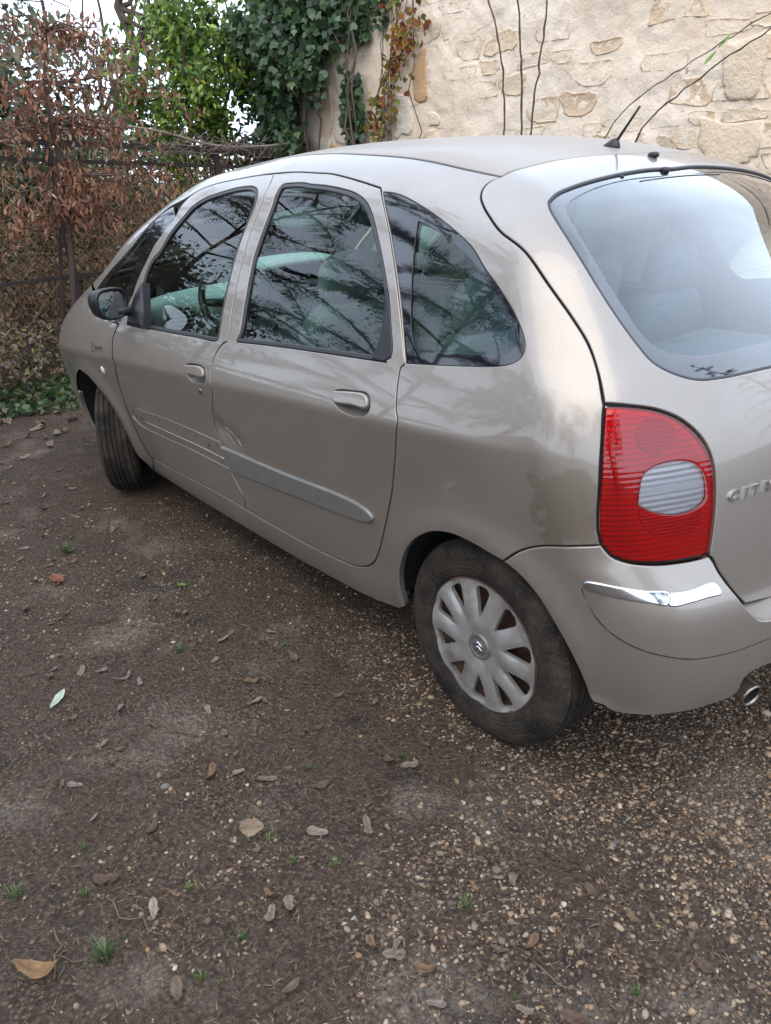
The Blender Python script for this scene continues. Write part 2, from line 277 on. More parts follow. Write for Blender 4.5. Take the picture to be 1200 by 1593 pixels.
D={"front_door":[[[0.8937,-0.583,1.4677],[0.941,-0.5631,1.4886],[1.0583,-0.5406,1.5103],[1.2132,-0.5314,1.5225],[1.365,-0.5277,1.5314],[1.4714,-0.5285,1.5334]],[[1.4714,-0.5285,1.5334],[1.4951,-0.5654,1.5004],[1.4994,-0.5971,1.463],[1.4997,-0.6355,1.4016],[1.4995,-0.683,1.3159],[1.5144,-0.7809,1.1032],[1.5281,-0.8081,1.0368],[1.5286,-0.8214,1.0027]],[[1.5311,-0.8235,0.9973],[1.5049,-0.8265,0.9885],[1.4698,-0.8361,0.9609],[1.4456,-0.851,0.9165],[1.4433,-0.8664,0.862],[1.4446,-0.8678,0.8111],[1.4019,-0.8573,0.7355],[1.3776,-0.8438,0.66],[1.3834,-0.8362,0.5833],[1.405,-0.8302,0.5377],[1.4126,-0.821,0.4733],[1.4388,-0.8126,0.4204],[1.4602,-0.8043,0.3732],[1.4373,-0.7924,0.3096]],[[1.4373,-0.7924,0.3096],[1.3065,-0.7939,0.3162],[0.9103,-0.7914,0.3082],[0.5086,-0.7875,0.298]],[[0.5086,-0.7875,0.298],[0.4692,-0.7958,0.3372],[0.4437,-0.8105,0.4132],[0.4249,-0.8218,0.482],[0.4133,-0.835,0.5725],[0.4181,-0.8512,0.6779],[0.4579,-0.8647,0.7656],[0.4442,-0.8638,0.8003],[0.4354,-0.8434,0.8773],[0.457,-0.8317,0.9155],[0.4892,-0.8217,0.9467]],[[0.4892,-0.8217,0.9467],[0.5897,-0.7739,1.0811]],[[0.5897,-0.7739,1.0811],[0.6158,-0.7488,1.1456],[0.6624,-0.7209,1.2137],[0.7096,-0.6903,1.2827],[0.7665,-0.6663,1.3333],[0.83,-0.6396,1.3852],[0.8623,-0.6056,1.4407],[0.8937,-0.583,1.4677]]],
"front_door_win":[[[0.6713,-0.7781,1.0745],[0.681,-0.744,1.1599],[0.7191,-0.7168,1.2252],[0.7734,-0.7024,1.259],[0.8305,-0.6693,1.3291],[0.9115,-0.637,1.3915],[0.961,-0.6152,1.4299],[1.0428,-0.5922,1.4614],[1.1542,-0.5759,1.481],[1.2691,-0.5662,1.4945],[1.3691,-0.5658,1.4978]],[[1.3691,-0.5658,1.4978],[1.4231,-0.5766,1.4875],[1.4522,-0.5931,1.4682],[1.4661,-0.6183,1.43],[1.4586,-0.6521,1.3726],[1.4482,-0.6934,1.2949],[1.452,-0.7824,1.0977],[1.4606,-0.8168,1.0122]],[[1.4606,-0.8168,1.0122],[1.4559,-0.8241,0.9931],[1.254,-0.8257,0.98],[0.9202,-0.8239,0.9665],[0.6896,-0.8211,0.9604]],[[0.6896,-0.8211,0.9604],[0.6713,-0.7781,1.0745]]],
"rear_door":[[[1.4714,-0.5285,1.5334],[1.6182,-0.5285,1.535],[1.7643,-0.5361,1.5278],[1.8344,-0.5395,1.524],[1.9441,-0.5529,1.5102],[2.0395,-0.5663,1.4956],[2.1395,-0.5807,1.4789]],[[2.1395,-0.5807,1.4789],[2.2207,-0.6309,1.412],[2.2968,-0.6769,1.3359],[2.4149,-0.7527,1.19],[2.4918,-0.8057,1.0745]],[[2.4918,-0.8057,1.0745],[2.501,-0.8132,1.0573],[2.4887,-0.8183,1.045],[2.4905,-0.8302,1.0159],[2.4998,-0.8462,0.9743],[2.5103,-0.8584,0.938],[2.522,-0.864,0.9181],[2.5135,-0.865,0.8689],[2.4862,-0.854,0.7799],[2.4532,-0.842,0.6842],[2.409,-0.8307,0.5869],[2.3466,-0.8148,0.4616]],[[2.3466,-0.8148,0.4616],[2.2959,-0.8036,0.3918],[2.244,-0.7974,0.3551],[2.1702,-0.7929,0.3292],[2.0883,-0.7911,0.3178],[1.9284,-0.7896,0.3067],[1.6995,-0.7905,0.3058],[1.4373,-0.7924,0.3096]],[[1.4373,-0.7924,0.3096],[1.4602,-0.8043,0.3732],[1.4388,-0.8126,0.4204],[1.4126,-0.821,0.4733],[1.405,-0.8302,0.5377],[1.3834,-0.8362,0.5833],[1.3776,-0.8438,0.66],[1.4019,-0.8573,0.7355],[1.4446,-0.8678,0.8111],[1.4433,-0.8664,0.862],[1.4456,-0.851,0.9165],[1.4698,-0.8361,0.9609],[1.5049,-0.8265,0.9885],[1.5311,-0.8235,0.9973]],[[1.5286,-0.8214,1.0027],[1.5281,-0.8081,1.0368],[1.5144,-0.7809,1.1032],[1.4995,-0.683,1.3159],[1.4997,-0.6355,1.4016],[1.4994,-0.5971,1.463],[1.4951,-0.5654,1.5004],[1.4714,-0.5285,1.5334]]],
"rear_door_win":[[[1.5703,-0.7055,1.2724],[1.5758,-0.6621,1.3557],[1.5786,-0.6185,1.43],[1.5712,-0.5909,1.4716],[1.5807,-0.5697,1.4966],[1.6402,-0.5643,1.5022],[1.7245,-0.5656,1.5006],[1.7446,-0.5683,1.4977],[1.8502,-0.5737,1.4908],[1.9545,-0.5828,1.4796],[2.0386,-0.5939,1.4655],[2.1103,-0.6116,1.4413],[2.1655,-0.6347,1.4055],[2.2156,-0.6613,1.362],[2.2766,-0.695,1.3026],[2.3546,-0.7412,1.213],[2.4069,-0.7786,1.1338]],[[2.4069,-0.7786,1.1338],[2.4367,-0.8021,1.0814],[2.4378,-0.8099,1.0633]],[[2.4378,-0.8099,1.0633],[2.4211,-0.8145,1.052],[2.4293,-0.8153,1.0504],[2.3543,-0.8163,1.0455],[2.1375,-0.8173,1.0345],[1.8451,-0.8194,1.0187],[1.5858,-0.8229,1.001]],[[1.5858,-0.8229,1.001],[1.6021,-0.8126,1.028],[1.5919,-0.7772,1.1142],[1.5703,-0.7055,1.2724]]],
"rear_sail":[[[2.3362,-0.7321,1.2313],[2.3498,-0.748,1.1986],[2.3619,-0.7706,1.1503],[2.3686,-0.7941,1.0978],[2.3574,-0.8151,1.0484]],[[2.3574,-0.8151,1.0484],[2.4211,-0.8145,1.052],[2.4378,-0.8099,1.0633]],[[2.4378,-0.8099,1.0633],[2.4367,-0.8021,1.0814],[2.3915,-0.7664,1.1602],[2.3487,-0.7379,1.2195],[2.3362,-0.7321,1.2313]]],
"body_side":[[[2.5572,-0.5104,1.4951],[2.5011,-0.5096,1.504],[2.4068,-0.5056,1.5193],[2.2932,-0.4959,1.5376],[2.168,-0.4832,1.5537],[2.0349,-0.4721,1.5655],[1.9102,-0.4621,1.5745],[1.754,-0.4497,1.5836],[1.5,-0.44,1.5864],[1.25,-0.445,1.5727],[1.05,-0.46,1.5555],[0.9,-0.485,1.534],[0.7,-0.535,1.4691],[0.5,-0.585,1.3859],[0.3,-0.635,1.2809],[0.1,-0.69,1.1507],[-0.02,-0.72,1.0874]],[[-0.02,-0.72,1.0874],[0.1214,-0.7732,1.0597]],[[0.1214,-0.7732,1.0597],[0.1743,-0.7599,1.0979],[0.2695,-0.7383,1.1573],[0.3833,-0.7149,1.2177],[0.4755,-0.6921,1.2719],[0.629,-0.6384,1.3778],[0.7277,-0.6066,1.4277]],[[0.7277,-0.6066,1.4277],[0.8509,-0.5908,1.4571],[0.941,-0.5631,1.4886],[1.0583,-0.5406,1.5103],[1.2132,-0.5314,1.5225],[1.365,-0.5277,1.5314],[1.4685,-0.5266,1.5349],[1.6182,-0.5285,1.535],[1.7643,-0.5361,1.5278],[1.8344,-0.5395,1.524],[1.9441,-0.5529,1.5102],[2.0395,-0.5663,1.4956],[2.1395,-0.5807,1.4789]],[[2.1395,-0.5807,1.4789],[2.2207,-0.6309,1.412],[2.2968,-0.6769,1.3359],[2.4149,-0.7527,1.19],[2.4918,-0.8057,1.0745]],[[2.4918,-0.8057,1.0745],[2.501,-0.8132,1.0573],[2.4887,-0.8183,1.045],[2.4905,-0.8302,1.0159],[2.4998,-0.8462,0.9743],[2.5103,-0.8584,0.938],[2.522,-0.864,0.9181],[2.5135,-0.865,0.8689],[2.4862,-0.854,0.7799],[2.4532,-0.842,0.6842],[2.409,-0.8307,0.5869],[2.3466,-0.8148,0.4616]],[[2.3466,-0.8148,0.4616],[2.2959,-0.8036,0.3918],[2.244,-0.7974,0.3551],[2.1702,-0.7929,0.3292],[2.0883,-0.7911,0.3178],[1.9284,-0.7896,0.3067],[1.6995,-0.7905,0.3058],[1.4373,-0.7924,0.3096],[1.3065,-0.7939,0.3162],[0.9103,-0.7914,0.3082],[0.5086,-0.7875,0.298]],[[0.5086,-0.7875,0.298],[0.5212,-0.7866,0.2937],[0.4823,-0.7777,0.2601],[0.4316,-0.7543,0.2004]],[[0.4316,-0.7543,0.2004],[0.5732,-0.7514,0.1929],[1.0306,-0.7499,0.1833],[1.3422,-0.7518,0.1842],[1.674,-0.7508,0.1822],[1.9699,-0.7551,0.1929],[2.1822,-0.7612,0.2082],[2.3699,-0.7782,0.246],[2.4159,-0.7937,0.2737]],[[2.4159,-0.7937,0.2737],[2.4334,-0.7956,0.2847],[2.432,-0.8076,0.3426],[2.443,-0.8188,0.4072],[2.4782,-0.8305,0.4855],[2.5286,-0.8388,0.5517],[2.5793,-0.843,0.5924],[2.6337,-0.8454,0.6217],[2.7063,-0.8454,0.6386],[2.7861,-0.842,0.6353],[2.8409,-0.8389,0.6258],[2.8809,-0.8369,0.6203]],[[2.8809,-0.8369,0.6203],[2.9257,-0.8307,0.6609],[2.9933,-0.8244,0.6966],[3.0773,-0.813,0.7218],[3.1286,-0.7845,0.7326]],[[3.1286,-0.7845,0.7326],[3.1213,-0.7873,0.7601],[3.1176,-0.7881,0.8061],[3.1145,-0.7838,0.8701],[3.1022,-0.768,0.9713],[3.0855,-0.745,1.0392]],[[3.0855,-0.745,1.0392],[3.0512,-0.7237,1.0964],[3.0067,-0.705,1.1517],[2.9576,-0.6979,1.199],[2.8761,-0.6882,1.2664],[2.7806,-0.6669,1.3354],[2.6824,-0.6463,1.3754],[2.6259,-0.624,1.4045],[2.5795,-0.6011,1.4308],[2.5492,-0.5799,1.452],[2.5349,-0.5563,1.4713],[2.536,-0.5325,1.4864],[2.5553,-0.5147,1.4933]],[[2.5553,-0.5147,1.4933],[2.5572,-0.5104,1.4951]]],
"quarter_win":[[[2.1604,-0.5892,1.4692],[2.2329,-0.5938,1.4624],[2.3429,-0.6133,1.4362],[2.4499,-0.6358,1.4036],[2.5443,-0.6579,1.3693],[2.6192,-0.6771,1.3364],[2.6811,-0.6992,1.2956],[2.7443,-0.7178,1.2585],[2.8038,-0.7367,1.2186],[2.8444,-0.7518,1.1853],[2.8731,-0.7652,1.1542],[2.882,-0.7745,1.135],[2.8786,-0.7831,1.1185],[2.8588,-0.7899,1.105],[2.8238,-0.7954,1.0944],[2.6523,-0.807,1.0728],[2.5052,-0.813,1.0579]],[[2.5052,-0.813,1.0579],[2.4217,-0.7525,1.1906],[2.3041,-0.6768,1.3361],[2.2308,-0.6331,1.4085],[2.1604,-0.5892,1.4692]]],
"quarter_clear":[[[2.3714,-0.6417,1.396],[2.4307,-0.6496,1.3834],[2.5252,-0.6681,1.3528],[2.6179,-0.6894,1.3147],[2.6976,-0.7115,1.2722],[2.7632,-0.7314,1.231],[2.8115,-0.7491,1.1932],[2.8384,-0.7615,1.1661],[2.847,-0.7722,1.1433],[2.8339,-0.7811,1.1251],[2.7982,-0.7855,1.1171],[2.6729,-0.793,1.1042],[2.5432,-0.7991,1.0906]],[[2.5432,-0.7991,1.0906],[2.5165,-0.7926,1.1048],[2.4853,-0.7757,1.142]],[[2.4853,-0.7757,1.142],[2.4463,-0.7387,1.2199],[2.4029,-0.6871,1.319],[2.3714,-0.6417,1.396]]],
"front_quarter_glass":[[[0.1406,-0.7742,1.0582],[0.1845,-0.7609,1.0958],[0.2776,-0.7394,1.155],[0.3927,-0.716,1.2155],[0.481,-0.6933,1.2695],[0.633,-0.6406,1.3754],[0.7162,-0.6183,1.4132]],[[0.7162,-0.6183,1.4132],[0.7681,-0.6106,1.4279]],[[0.7681,-0.6106,1.4279],[0.83,-0.6396,1.3852],[0.7665,-0.6663,1.3333],[0.7096,-0.6903,1.2827],[0.6624,-0.7209,1.2137],[0.6158,-0.7488,1.1456],[0.5897,-0.7739,1.0811]],[[0.5897,-0.7739,1.0811],[0.52,-0.8123,0.975],[0.3,-0.815,0.955],[0.1406,-0.7742,1.0582]]],
"front_quarter_clear":[[[0.2132,-0.7694,1.075],[0.3107,-0.7425,1.1486],[0.4207,-0.7193,1.2087],[0.5066,-0.6956,1.2651],[0.6299,-0.6597,1.3429]],[[0.6299,-0.6597,1.3429],[0.5911,-0.6942,1.2707],[0.5452,-0.7276,1.1936],[0.5112,-0.7571,1.1205],[0.5009,-0.778,1.0663]],[[0.5009,-0.778,1.0663],[0.42,-0.8067,0.985],[0.28,-0.8075,0.975],[0.2132,-0.7694,1.075]]],
"front_fender":[[[0.4892,-0.8217,0.9467],[0.457,-0.8317,0.9155],[0.4354,-0.8434,0.8773],[0.4442,-0.8638,0.8003],[0.4579,-0.8647,0.7656],[0.4181,-0.8512,0.6779],[0.4133,-0.835,0.5725],[0.4249,-0.8218,0.482],[0.4437,-0.8105,0.4132],[0.4692,-0.7958,0.3372],[0.5086,-0.7875,0.298]],[[0.5086,-0.7875,0.298],[0.5212,-0.7866,0.2937],[0.406,-0.7505,0.1927]],[[0.406,-0.7505,0.1927],[0.4,-0.7622,0.215],[0.355,-0.7857,0.255],[0.2463,-0.8041,0.3764],[0.2132,-0.8257,0.4859],[0.1539,-0.8362,0.5471],[0.0943,-0.8487,0.5991],[0.0184,-0.8583,0.6386],[-0.1045,-0.8572,0.6547]],[[-0.0823,-0.8585,0.6566],[-0.1217,-0.856,0.6452],[-0.1596,-0.8526,0.6294],[-0.1955,-0.8484,0.6094],[-0.2289,-0.8434,0.5856],[-0.2594,-0.8378,0.5582],[-0.2867,-0.8318,0.5275],[-0.3104,-0.8253,0.494]],[[-0.3104,-0.8253,0.494],[-0.4,-0.8181,0.56],[-0.5,-0.8155,0.62]],[[-0.5,-0.8155,0.62],[-0.56,-0.7848,0.7],[-0.52,-0.72,0.8128]],[[-0.52,-0.72,0.8128],[-0.4,-0.745,0.8983],[-0.2,-0.745,1.0043],[-0.02,-0.72,1.0874]],[[-0.02,-0.72,1.0874],[0.0772,-0.7707,1.0632]],[[0.0772,-0.7707,1.0632],[0.12,-0.8004,0.985],[0.3,-0.815,0.955],[0.4892,-0.8217,0.9467]]],
"tailgate":[[[2.612,0.0,1.5349],[2.6007,-0.1755,1.5336],[2.5795,-0.3248,1.527],[2.57,-0.4393,1.5135],[2.5535,-0.5091,1.4963]],[[2.5535,-0.5091,1.4963],[2.536,-0.5325,1.4864],[2.5349,-0.5563,1.4713],[2.5492,-0.5799,1.452],[2.5795,-0.6011,1.4308],[2.6259,-0.624,1.4045],[2.6824,-0.6463,1.3754],[2.7806,-0.6669,1.3354],[2.8761,-0.6882,1.2664],[2.9576,-0.6979,1.199],[3.0067,-0.705,1.1517],[3.0512,-0.7237,1.0964],[3.0799,-0.7403,1.0513],[3.0849,-0.7431,1.0425]],[[3.0849,-0.7431,1.0425],[3.1247,-0.6911,1.0332],[3.1534,-0.6434,1.0194],[3.1846,-0.596,0.9914],[3.2156,-0.5552,0.9423],[3.2351,-0.5385,0.8899],[3.2479,-0.5381,0.8316],[3.2584,-0.5464,0.7543],[3.2646,-0.5607,0.6759]],[[3.2646,-0.5607,0.6759],[3.2678,-0.5534,0.6695],[3.2778,-0.5357,0.6334],[3.2899,-0.5091,0.5942],[3.3017,-0.4785,0.556],[3.3112,-0.4501,0.524]],[[3.3112,-0.4501,0.524],[3.3209,-0.4073,0.5199],[3.3299,-0.3617,0.5146],[3.3593,0.0,0.512]]],
"rear_glass":[[[2.724,0.0,1.4934],[2.7172,-0.1121,1.4951],[2.7197,-0.306,1.4832],[2.722,-0.4255,1.4685],[2.7263,-0.4951,1.4551],[2.7373,-0.539,1.438]],[[2.7373,-0.539,1.438],[2.7569,-0.5566,1.4224],[2.8207,-0.5857,1.3786],[2.9178,-0.6123,1.2982],[2.9949,-0.6175,1.2182],[3.062,-0.6128,1.1489],[3.103,-0.6031,1.1091],[3.1358,-0.5744,1.0841],[3.1672,-0.525,1.0647],[3.1887,-0.4601,1.0595],[3.2178,-0.3096,1.059]],[[3.2178,-0.3096,1.059],[3.2436,0.0,1.052]]],
"rear_clear":[[[2.754,0.1981,1.4735],[2.7519,-0.0474,1.4791],[2.7429,-0.2124,1.4785],[2.7442,-0.337,1.4683],[2.7537,-0.4353,1.4515],[2.7679,-0.5028,1.4329],[2.7897,-0.5308,1.4153],[2.8497,-0.5586,1.3716],[2.9305,-0.5755,1.2976],[3.0003,-0.5806,1.2245],[3.0632,-0.5794,1.16],[3.0973,-0.5606,1.131],[3.1263,-0.517,1.1147],[3.1498,-0.4549,1.1072],[3.183,-0.2566,1.1084]]],
"tail_lamp":[[[3.1286,-0.7845,0.7326],[3.1213,-0.7873,0.7601],[3.1176,-0.7881,0.8061],[3.1145,-0.7838,0.8701],[3.1022,-0.768,0.9713],[3.0855,-0.745,1.0392]],[[3.0855,-0.745,1.0392],[3.0876,-0.7423,1.0398],[3.1247,-0.6911,1.0332],[3.1534,-0.6434,1.0194],[3.1846,-0.596,0.9914],[3.2156,-0.5552,0.9423],[3.2351,-0.5385,0.8899],[3.2479,-0.5381,0.8316],[3.2584,-0.5464,0.7543],[3.2646,-0.5607,0.6759]],[[3.2646,-0.5607,0.6759],[3.2646,-0.5607,0.6759],[3.2508,-0.6005,0.6747],[3.2318,-0.6478,0.6764],[3.2058,-0.7027,0.6825],[3.1723,-0.7462,0.6919],[3.1456,-0.7699,0.7068],[3.1306,-0.781,0.7294]]],
"rear_bumper":[[[2.8809,-0.8369,0.6203],[2.9309,-0.8319,0.5988],[2.9783,-0.825,0.564],[3.0169,-0.8155,0.5141],[3.0592,-0.8021,0.4469],[3.0886,-0.7883,0.3846],[3.1014,-0.778,0.3444],[3.1148,-0.7677,0.298],[3.1307,-0.7632,0.2861]],[[3.1454,-0.7586,0.2913],[3.1699,-0.7469,0.2798],[3.2288,-0.714,0.2849],[3.2929,-0.6539,0.2995],[3.3214,-0.5906,0.3018],[3.3466,-0.5208,0.3087],[3.3545,-0.5092,0.3242],[3.3637,-0.5063,0.365],[3.374,-0.4757,0.3797],[3.384,-0.4343,0.3801]],[[3.384,-0.4343,0.3801],[3.4282,0.0,0.385]],[[3.4293,0.0,0.515],[3.3746,-0.4787,0.5191],[3.3648,-0.5089,0.5394],[3.3537,-0.5323,0.5663],[3.3375,-0.5526,0.5996],[3.3191,-0.5675,0.6279],[3.2983,-0.5754,0.6557],[3.2796,-0.5758,0.6817]],[[3.2749,-0.5802,0.6864],[3.2612,-0.6194,0.6852],[3.2417,-0.6648,0.6862],[3.2136,-0.7152,0.6899],[3.1772,-0.7535,0.6963],[3.1484,-0.7739,0.7091],[3.1317,-0.7826,0.7303]],[[3.1286,-0.7845,0.7326],[3.0773,-0.813,0.7218],[2.9933,-0.8244,0.6966],[2.9257,-0.8307,0.6609],[2.881,-0.8369,0.6205]]],
"rub_strip":[[[1.3883,-0.8358,0.5808],[1.8247,-0.8341,0.5882],[2.2101,-0.8334,0.6029],[2.288,-0.8324,0.598],[2.3352,-0.8304,0.5834],[2.346,-0.8283,0.5664],[2.3263,-0.8261,0.5481],[2.2801,-0.8247,0.5359],[1.9033,-0.823,0.5086],[1.4229,-0.8219,0.4798]],[[1.4229,-0.8219,0.4798],[1.4086,-0.8293,0.5313],[1.3883,-0.8358,0.5808]]],
"strip_recess":[[[1.3808,-0.837,0.5903],[1.2289,-0.838,0.5913],[0.9657,-0.8375,0.5864],[0.6595,-0.8349,0.5709],[0.558,-0.8339,0.5643],[0.4802,-0.8302,0.5397],[0.4664,-0.8262,0.5121],[0.5259,-0.8217,0.4821],[0.7425,-0.821,0.4744],[1.0349,-0.823,0.4833],[1.2882,-0.8229,0.4834],[1.404,-0.8225,0.4831]]],
"strip_ridge":[[[0.6142,-0.8263,0.5115],[0.9202,-0.8279,0.5183],[1.1896,-0.8289,0.5239],[1.384,-0.8279,0.5201]]],
"clip_holes":[[[0.5821,-0.8278,0.5221],[0.512,-0.8269,0.5166],[0.619,-0.8317,0.5491],[0.8026,-0.8333,0.5577],[0.9865,-0.8341,0.5616],[1.167,-0.8347,0.5662],[1.276,-0.8324,0.5507],[1.3474,-0.8347,0.5695],[0.8209,-0.8241,0.4937],[1.0028,-0.8249,0.4964],[1.1819,-0.8252,0.4983],[1.3633,-0.8255,0.5027]]],
"handle_front":[[[1.2311,-0.8593,0.8776],[1.3622,-0.8582,0.8887],[1.39,-0.861,0.8803],[1.3948,-0.867,0.857],[1.3229,-0.8677,0.85],[1.2496,-0.8671,0.8482],[1.2197,-0.8637,0.8604]]],
"cup_front":[[[1.224,-0.8661,0.8506],[1.2231,-0.8616,0.8687],[1.243,-0.8587,0.8803],[1.3618,-0.8578,0.8901],[1.3945,-0.8609,0.8809],[1.4003,-0.8683,0.8518],[1.3811,-0.8706,0.8334],[1.337,-0.8703,0.8234],[1.289,-0.8702,0.8209],[1.2509,-0.8701,0.8337]]],
"handle_rear":[[[2.2283,-0.8525,0.9447],[2.31,-0.8499,0.9563],[2.3744,-0.8501,0.9588],[2.3901,-0.854,0.9478],[2.3912,-0.8607,0.9261],[2.3213,-0.8612,0.9209],[2.2328,-0.8614,0.9156],[2.2197,-0.8569,0.9303]]],
"cup_rear":[[[2.2205,-0.8605,0.9183],[2.2183,-0.8555,0.9349],[2.2322,-0.852,0.9463],[2.3097,-0.8496,0.9572],[2.3781,-0.8499,0.9594],[2.393,-0.8553,0.9438],[2.3948,-0.8627,0.9189],[2.3714,-0.8673,0.9006],[2.3357,-0.8681,0.8937],[2.277,-0.8675,0.8946],[2.2447,-0.8649,0.9032]]],
"lock":[[[1.3398,-0.8655,0.789],[1.3309,-0.8676,0.803],[1.3466,-0.8635,0.7751]]],
"indicator":[[[0.257,-0.856,0.7061],[0.2078,-0.8551,0.6985],[0.306,-0.8571,0.7138]]],
"badge_text":[[[0.1609,-0.8517,0.8283],[0.1657,-0.8621,0.7847],[0.3163,-0.8513,0.842],[0.3128,-0.8579,0.8159]]],
"chrome1":[[[3.0982,-0.8058,0.6301],[3.1064,-0.8056,0.6416],[3.1282,-0.7992,0.6457],[3.1761,-0.7755,0.644],[3.218,-0.745,0.64],[3.2576,-0.7027,0.6347],[3.2643,-0.7116,0.607],[3.2373,-0.739,0.6108],[3.1959,-0.77,0.6141],[3.148,-0.7937,0.6183],[3.1063,-0.8038,0.62]]],
"chrome2":[[[3.2599,-0.6999,0.6341],[3.2815,-0.6556,0.6343],[3.3034,-0.595,0.6379],[3.3198,-0.5877,0.6128],[3.3065,-0.6271,0.6095],[3.2913,-0.6662,0.6064],[3.2657,-0.7104,0.6059]]],
"bump_crease":[[[3.098,-0.8048,0.6191],[3.1141,-0.799,0.5811],[3.1465,-0.7903,0.54],[3.1901,-0.7741,0.5097],[3.2341,-0.7483,0.4897],[3.2825,-0.706,0.4749],[3.3201,-0.6472,0.463],[3.3515,-0.5639,0.458],[3.3826,-0.4549,0.4633]]],
"text":[[[3.2644,-0.5049,0.7951],[3.2944,-0.3725,0.7969],[3.2619,-0.499,0.8183],[3.289,-0.3767,0.8228]]],
"lamp_round":[[[3.1668,-0.6617,0.9684],[3.1443,-0.7057,0.974],[3.156,-0.6513,1.0072],[3.1866,-0.6187,0.9624],[3.1758,-0.6693,0.9283]]],
"lamp_white":[[[3.1752,-0.7196,0.8275],[3.1718,-0.7131,0.8607],[3.1705,-0.7032,0.8876],[3.1778,-0.6804,0.902],[3.191,-0.6471,0.9076],[3.2067,-0.6097,0.9054],[3.2191,-0.5836,0.8941],[3.2309,-0.5662,0.8696],[3.2392,-0.5624,0.8361],[3.242,-0.5671,0.813],[3.2371,-0.5885,0.7985],[3.2246,-0.6245,0.7921],[3.2099,-0.6583,0.7961],[3.1915,-0.6935,0.8091]]],
"lamp_dark":[[[3.1765,-0.7203,0.8185],[3.1921,-0.6937,0.8055],[3.2101,-0.6584,0.7942],[3.2248,-0.6246,0.7902],[3.2375,-0.5887,0.7959],[3.242,-0.5741,0.7995],[3.2453,-0.5775,0.772],[3.2443,-0.5907,0.7481],[3.2386,-0.6113,0.7349],[3.2263,-0.6425,0.7332],[3.2107,-0.6757,0.7411],[3.1952,-0.7036,0.757],[3.1842,-0.7177,0.7815]]]}
# ================================================================ the car
def crom(p,step=.015):
    p=np.array(p,float)
    if len(p)<3:
        n=max(2,int(np.ceil(np.linalg.norm(p[1]-p[0])/step))+1); return p[0]+(p[1]-p[0])*np.linspace(0,1,n)[:,None]
    q=np.vstack([2*p[0]-p[1],p,2*p[-1]-p[-2]]); out=[]
    for i in range(1,len(q)-2):
        a,b,c,d=q[i-1],q[i],q[i+1],q[i+2]; L=np.linalg.norm(c-b); n=max(1,int(np.ceil(L/step)))
        # centripetal-ish tangents
        la,lb,lc=[max(np.linalg.norm(v),1e-6)**.5 for v in (b-a,c-b,d-c)]
        m1=(c-b+lb*((b-a)/la-(c-a)/(la+lb))); m2=(c-b+lb*((d-c)/lc-(d-b)/(lb+lc)))
        t=np.linspace(0,1,n,endpoint=False)[:,None]
        out.append((2*t**3-3*t**2+1)*b+(t**3-2*t**2+t)*m1+(-2*t**3+3*t**2)*c+(t**3-t**2)*m2)
    out.append(p[-1:]); return np.concatenate(out)
def loop(name,step=.015):
    L=[crom(s,step)[:-1] for s in D[name] if len(s)>1]; P=np.concatenate(L)
    keep=np.linalg.norm(P-np.roll(P,1,0),axis=1)>step*.25
    return P[keep]
def mirror_loop(segs,step=.015):
    P=np.concatenate([crom(s,step)[:-1] for s in segs[:-1]]+[crom(segs[-1],step)]); 
    keep=np.r_[True,np.linalg.norm(P[1:]-P[:-1],axis=1)>step*.25]; P=P[keep]; P[0,1]=P[-1,1]=0
    M=P[::-1][1:-1].copy(); M[:,1]*=-1; return np.vstack([P,M])
class Proj:
    def __init__(s,kind,**k): s.kind=kind; s.k=k
    def to(s,P):
        if s.kind=='ax': u=ax_to(P); u[:,1]*=.8; return u
        if s.kind=='top': return P[:,:2].copy()
        c=SC if s.kind=='sp' else FC
        u=sp_to(P,c) if s.kind=='sp' else fp_to(P); u=u*.9; return u
    def fr(s,u,off):
        u=u.copy(); k=dict(s.k,off=off)
        if s.kind=='ax': u[:,1]/=.8; return ax_from(u,**k)
        if s.kind=='top': return hit_out(np.c_[u,0*u[:,0]+.3],np.repeat([[0,0,1.]],len(u),0),0,2.,**k)
        u=u/.9
        return sp_from(u,SC,**k) if s.kind=='sp' else fp_from(u,**k)
FC=np.array([.1,0,.55])
def fp_to(P):
    q=P-FC; return np.c_[np.arctan2(-q[:,1],-q[:,0]),np.arctan2(q[:,2],np.hypot(q[:,0],q[:,1]))]
def fp_from(uv,**k):
    d=np.c_[-np.cos(uv[:,1])*np.cos(uv[:,0]),-np.cos(uv[:,1])*np.sin(uv[:,0]),np.sin(uv[:,1])]
    return hit_out(np.repeat(FC[None],len(uv),0),d,.05,1.7,**k)
def area2(u): return .5*np.sum(u[:,0]*np.roll(u[:,1],-1)-np.roll(u[:,0],-1)*u[:,1])
def inpoly(q,poly):
    x,y=q[:,0][:,None],q[:,1][:,None]; a=poly; b=np.roll(poly,-1,0)
    c=((a[:,1]>y)!=(b[:,1]>y))&(x<(b[:,0]-a[:,0])*(y-a[:,1])/(b[:,1]-a[:,1]+1e-15)+a[:,0])
    return c.sum(1)%2==1
def inward(P,pr,off,hole):
    """unit in-surface direction pointing into the material, and the surface normal"""
    n=grad(P,**dict(pr.k,off=off)); t=np.roll(P,-1,0)-np.roll(P,1,0); t/=np.linalg.norm(t,axis=1)[:,None]+1e-12
    w=np.cross(n,t); w/=np.linalg.norm(w,axis=1)[:,None]+1e-12
    u=pr.to(P); ccw=area2(u)>0
    e=pr.to(P+w*.004); ins=inpoly(e,u).mean()>.5
    if ins==hole: w=-w
    return w,n
def shrink(P,pr,d,off=0.,hole=False,smooth=0):
    Q=P
    for _ in range(max(1,int(abs(d)/.004))):
        w,n=inward(Q,pr,off,hole); Q=Q+w*d/max(1,int(abs(d)/.004))
        for _s in range(smooth): Q=(Q*2+np.roll(Q,1,0)+np.roll(Q,-1,0))/4
    return pr.fr(pr.to(Q),off)
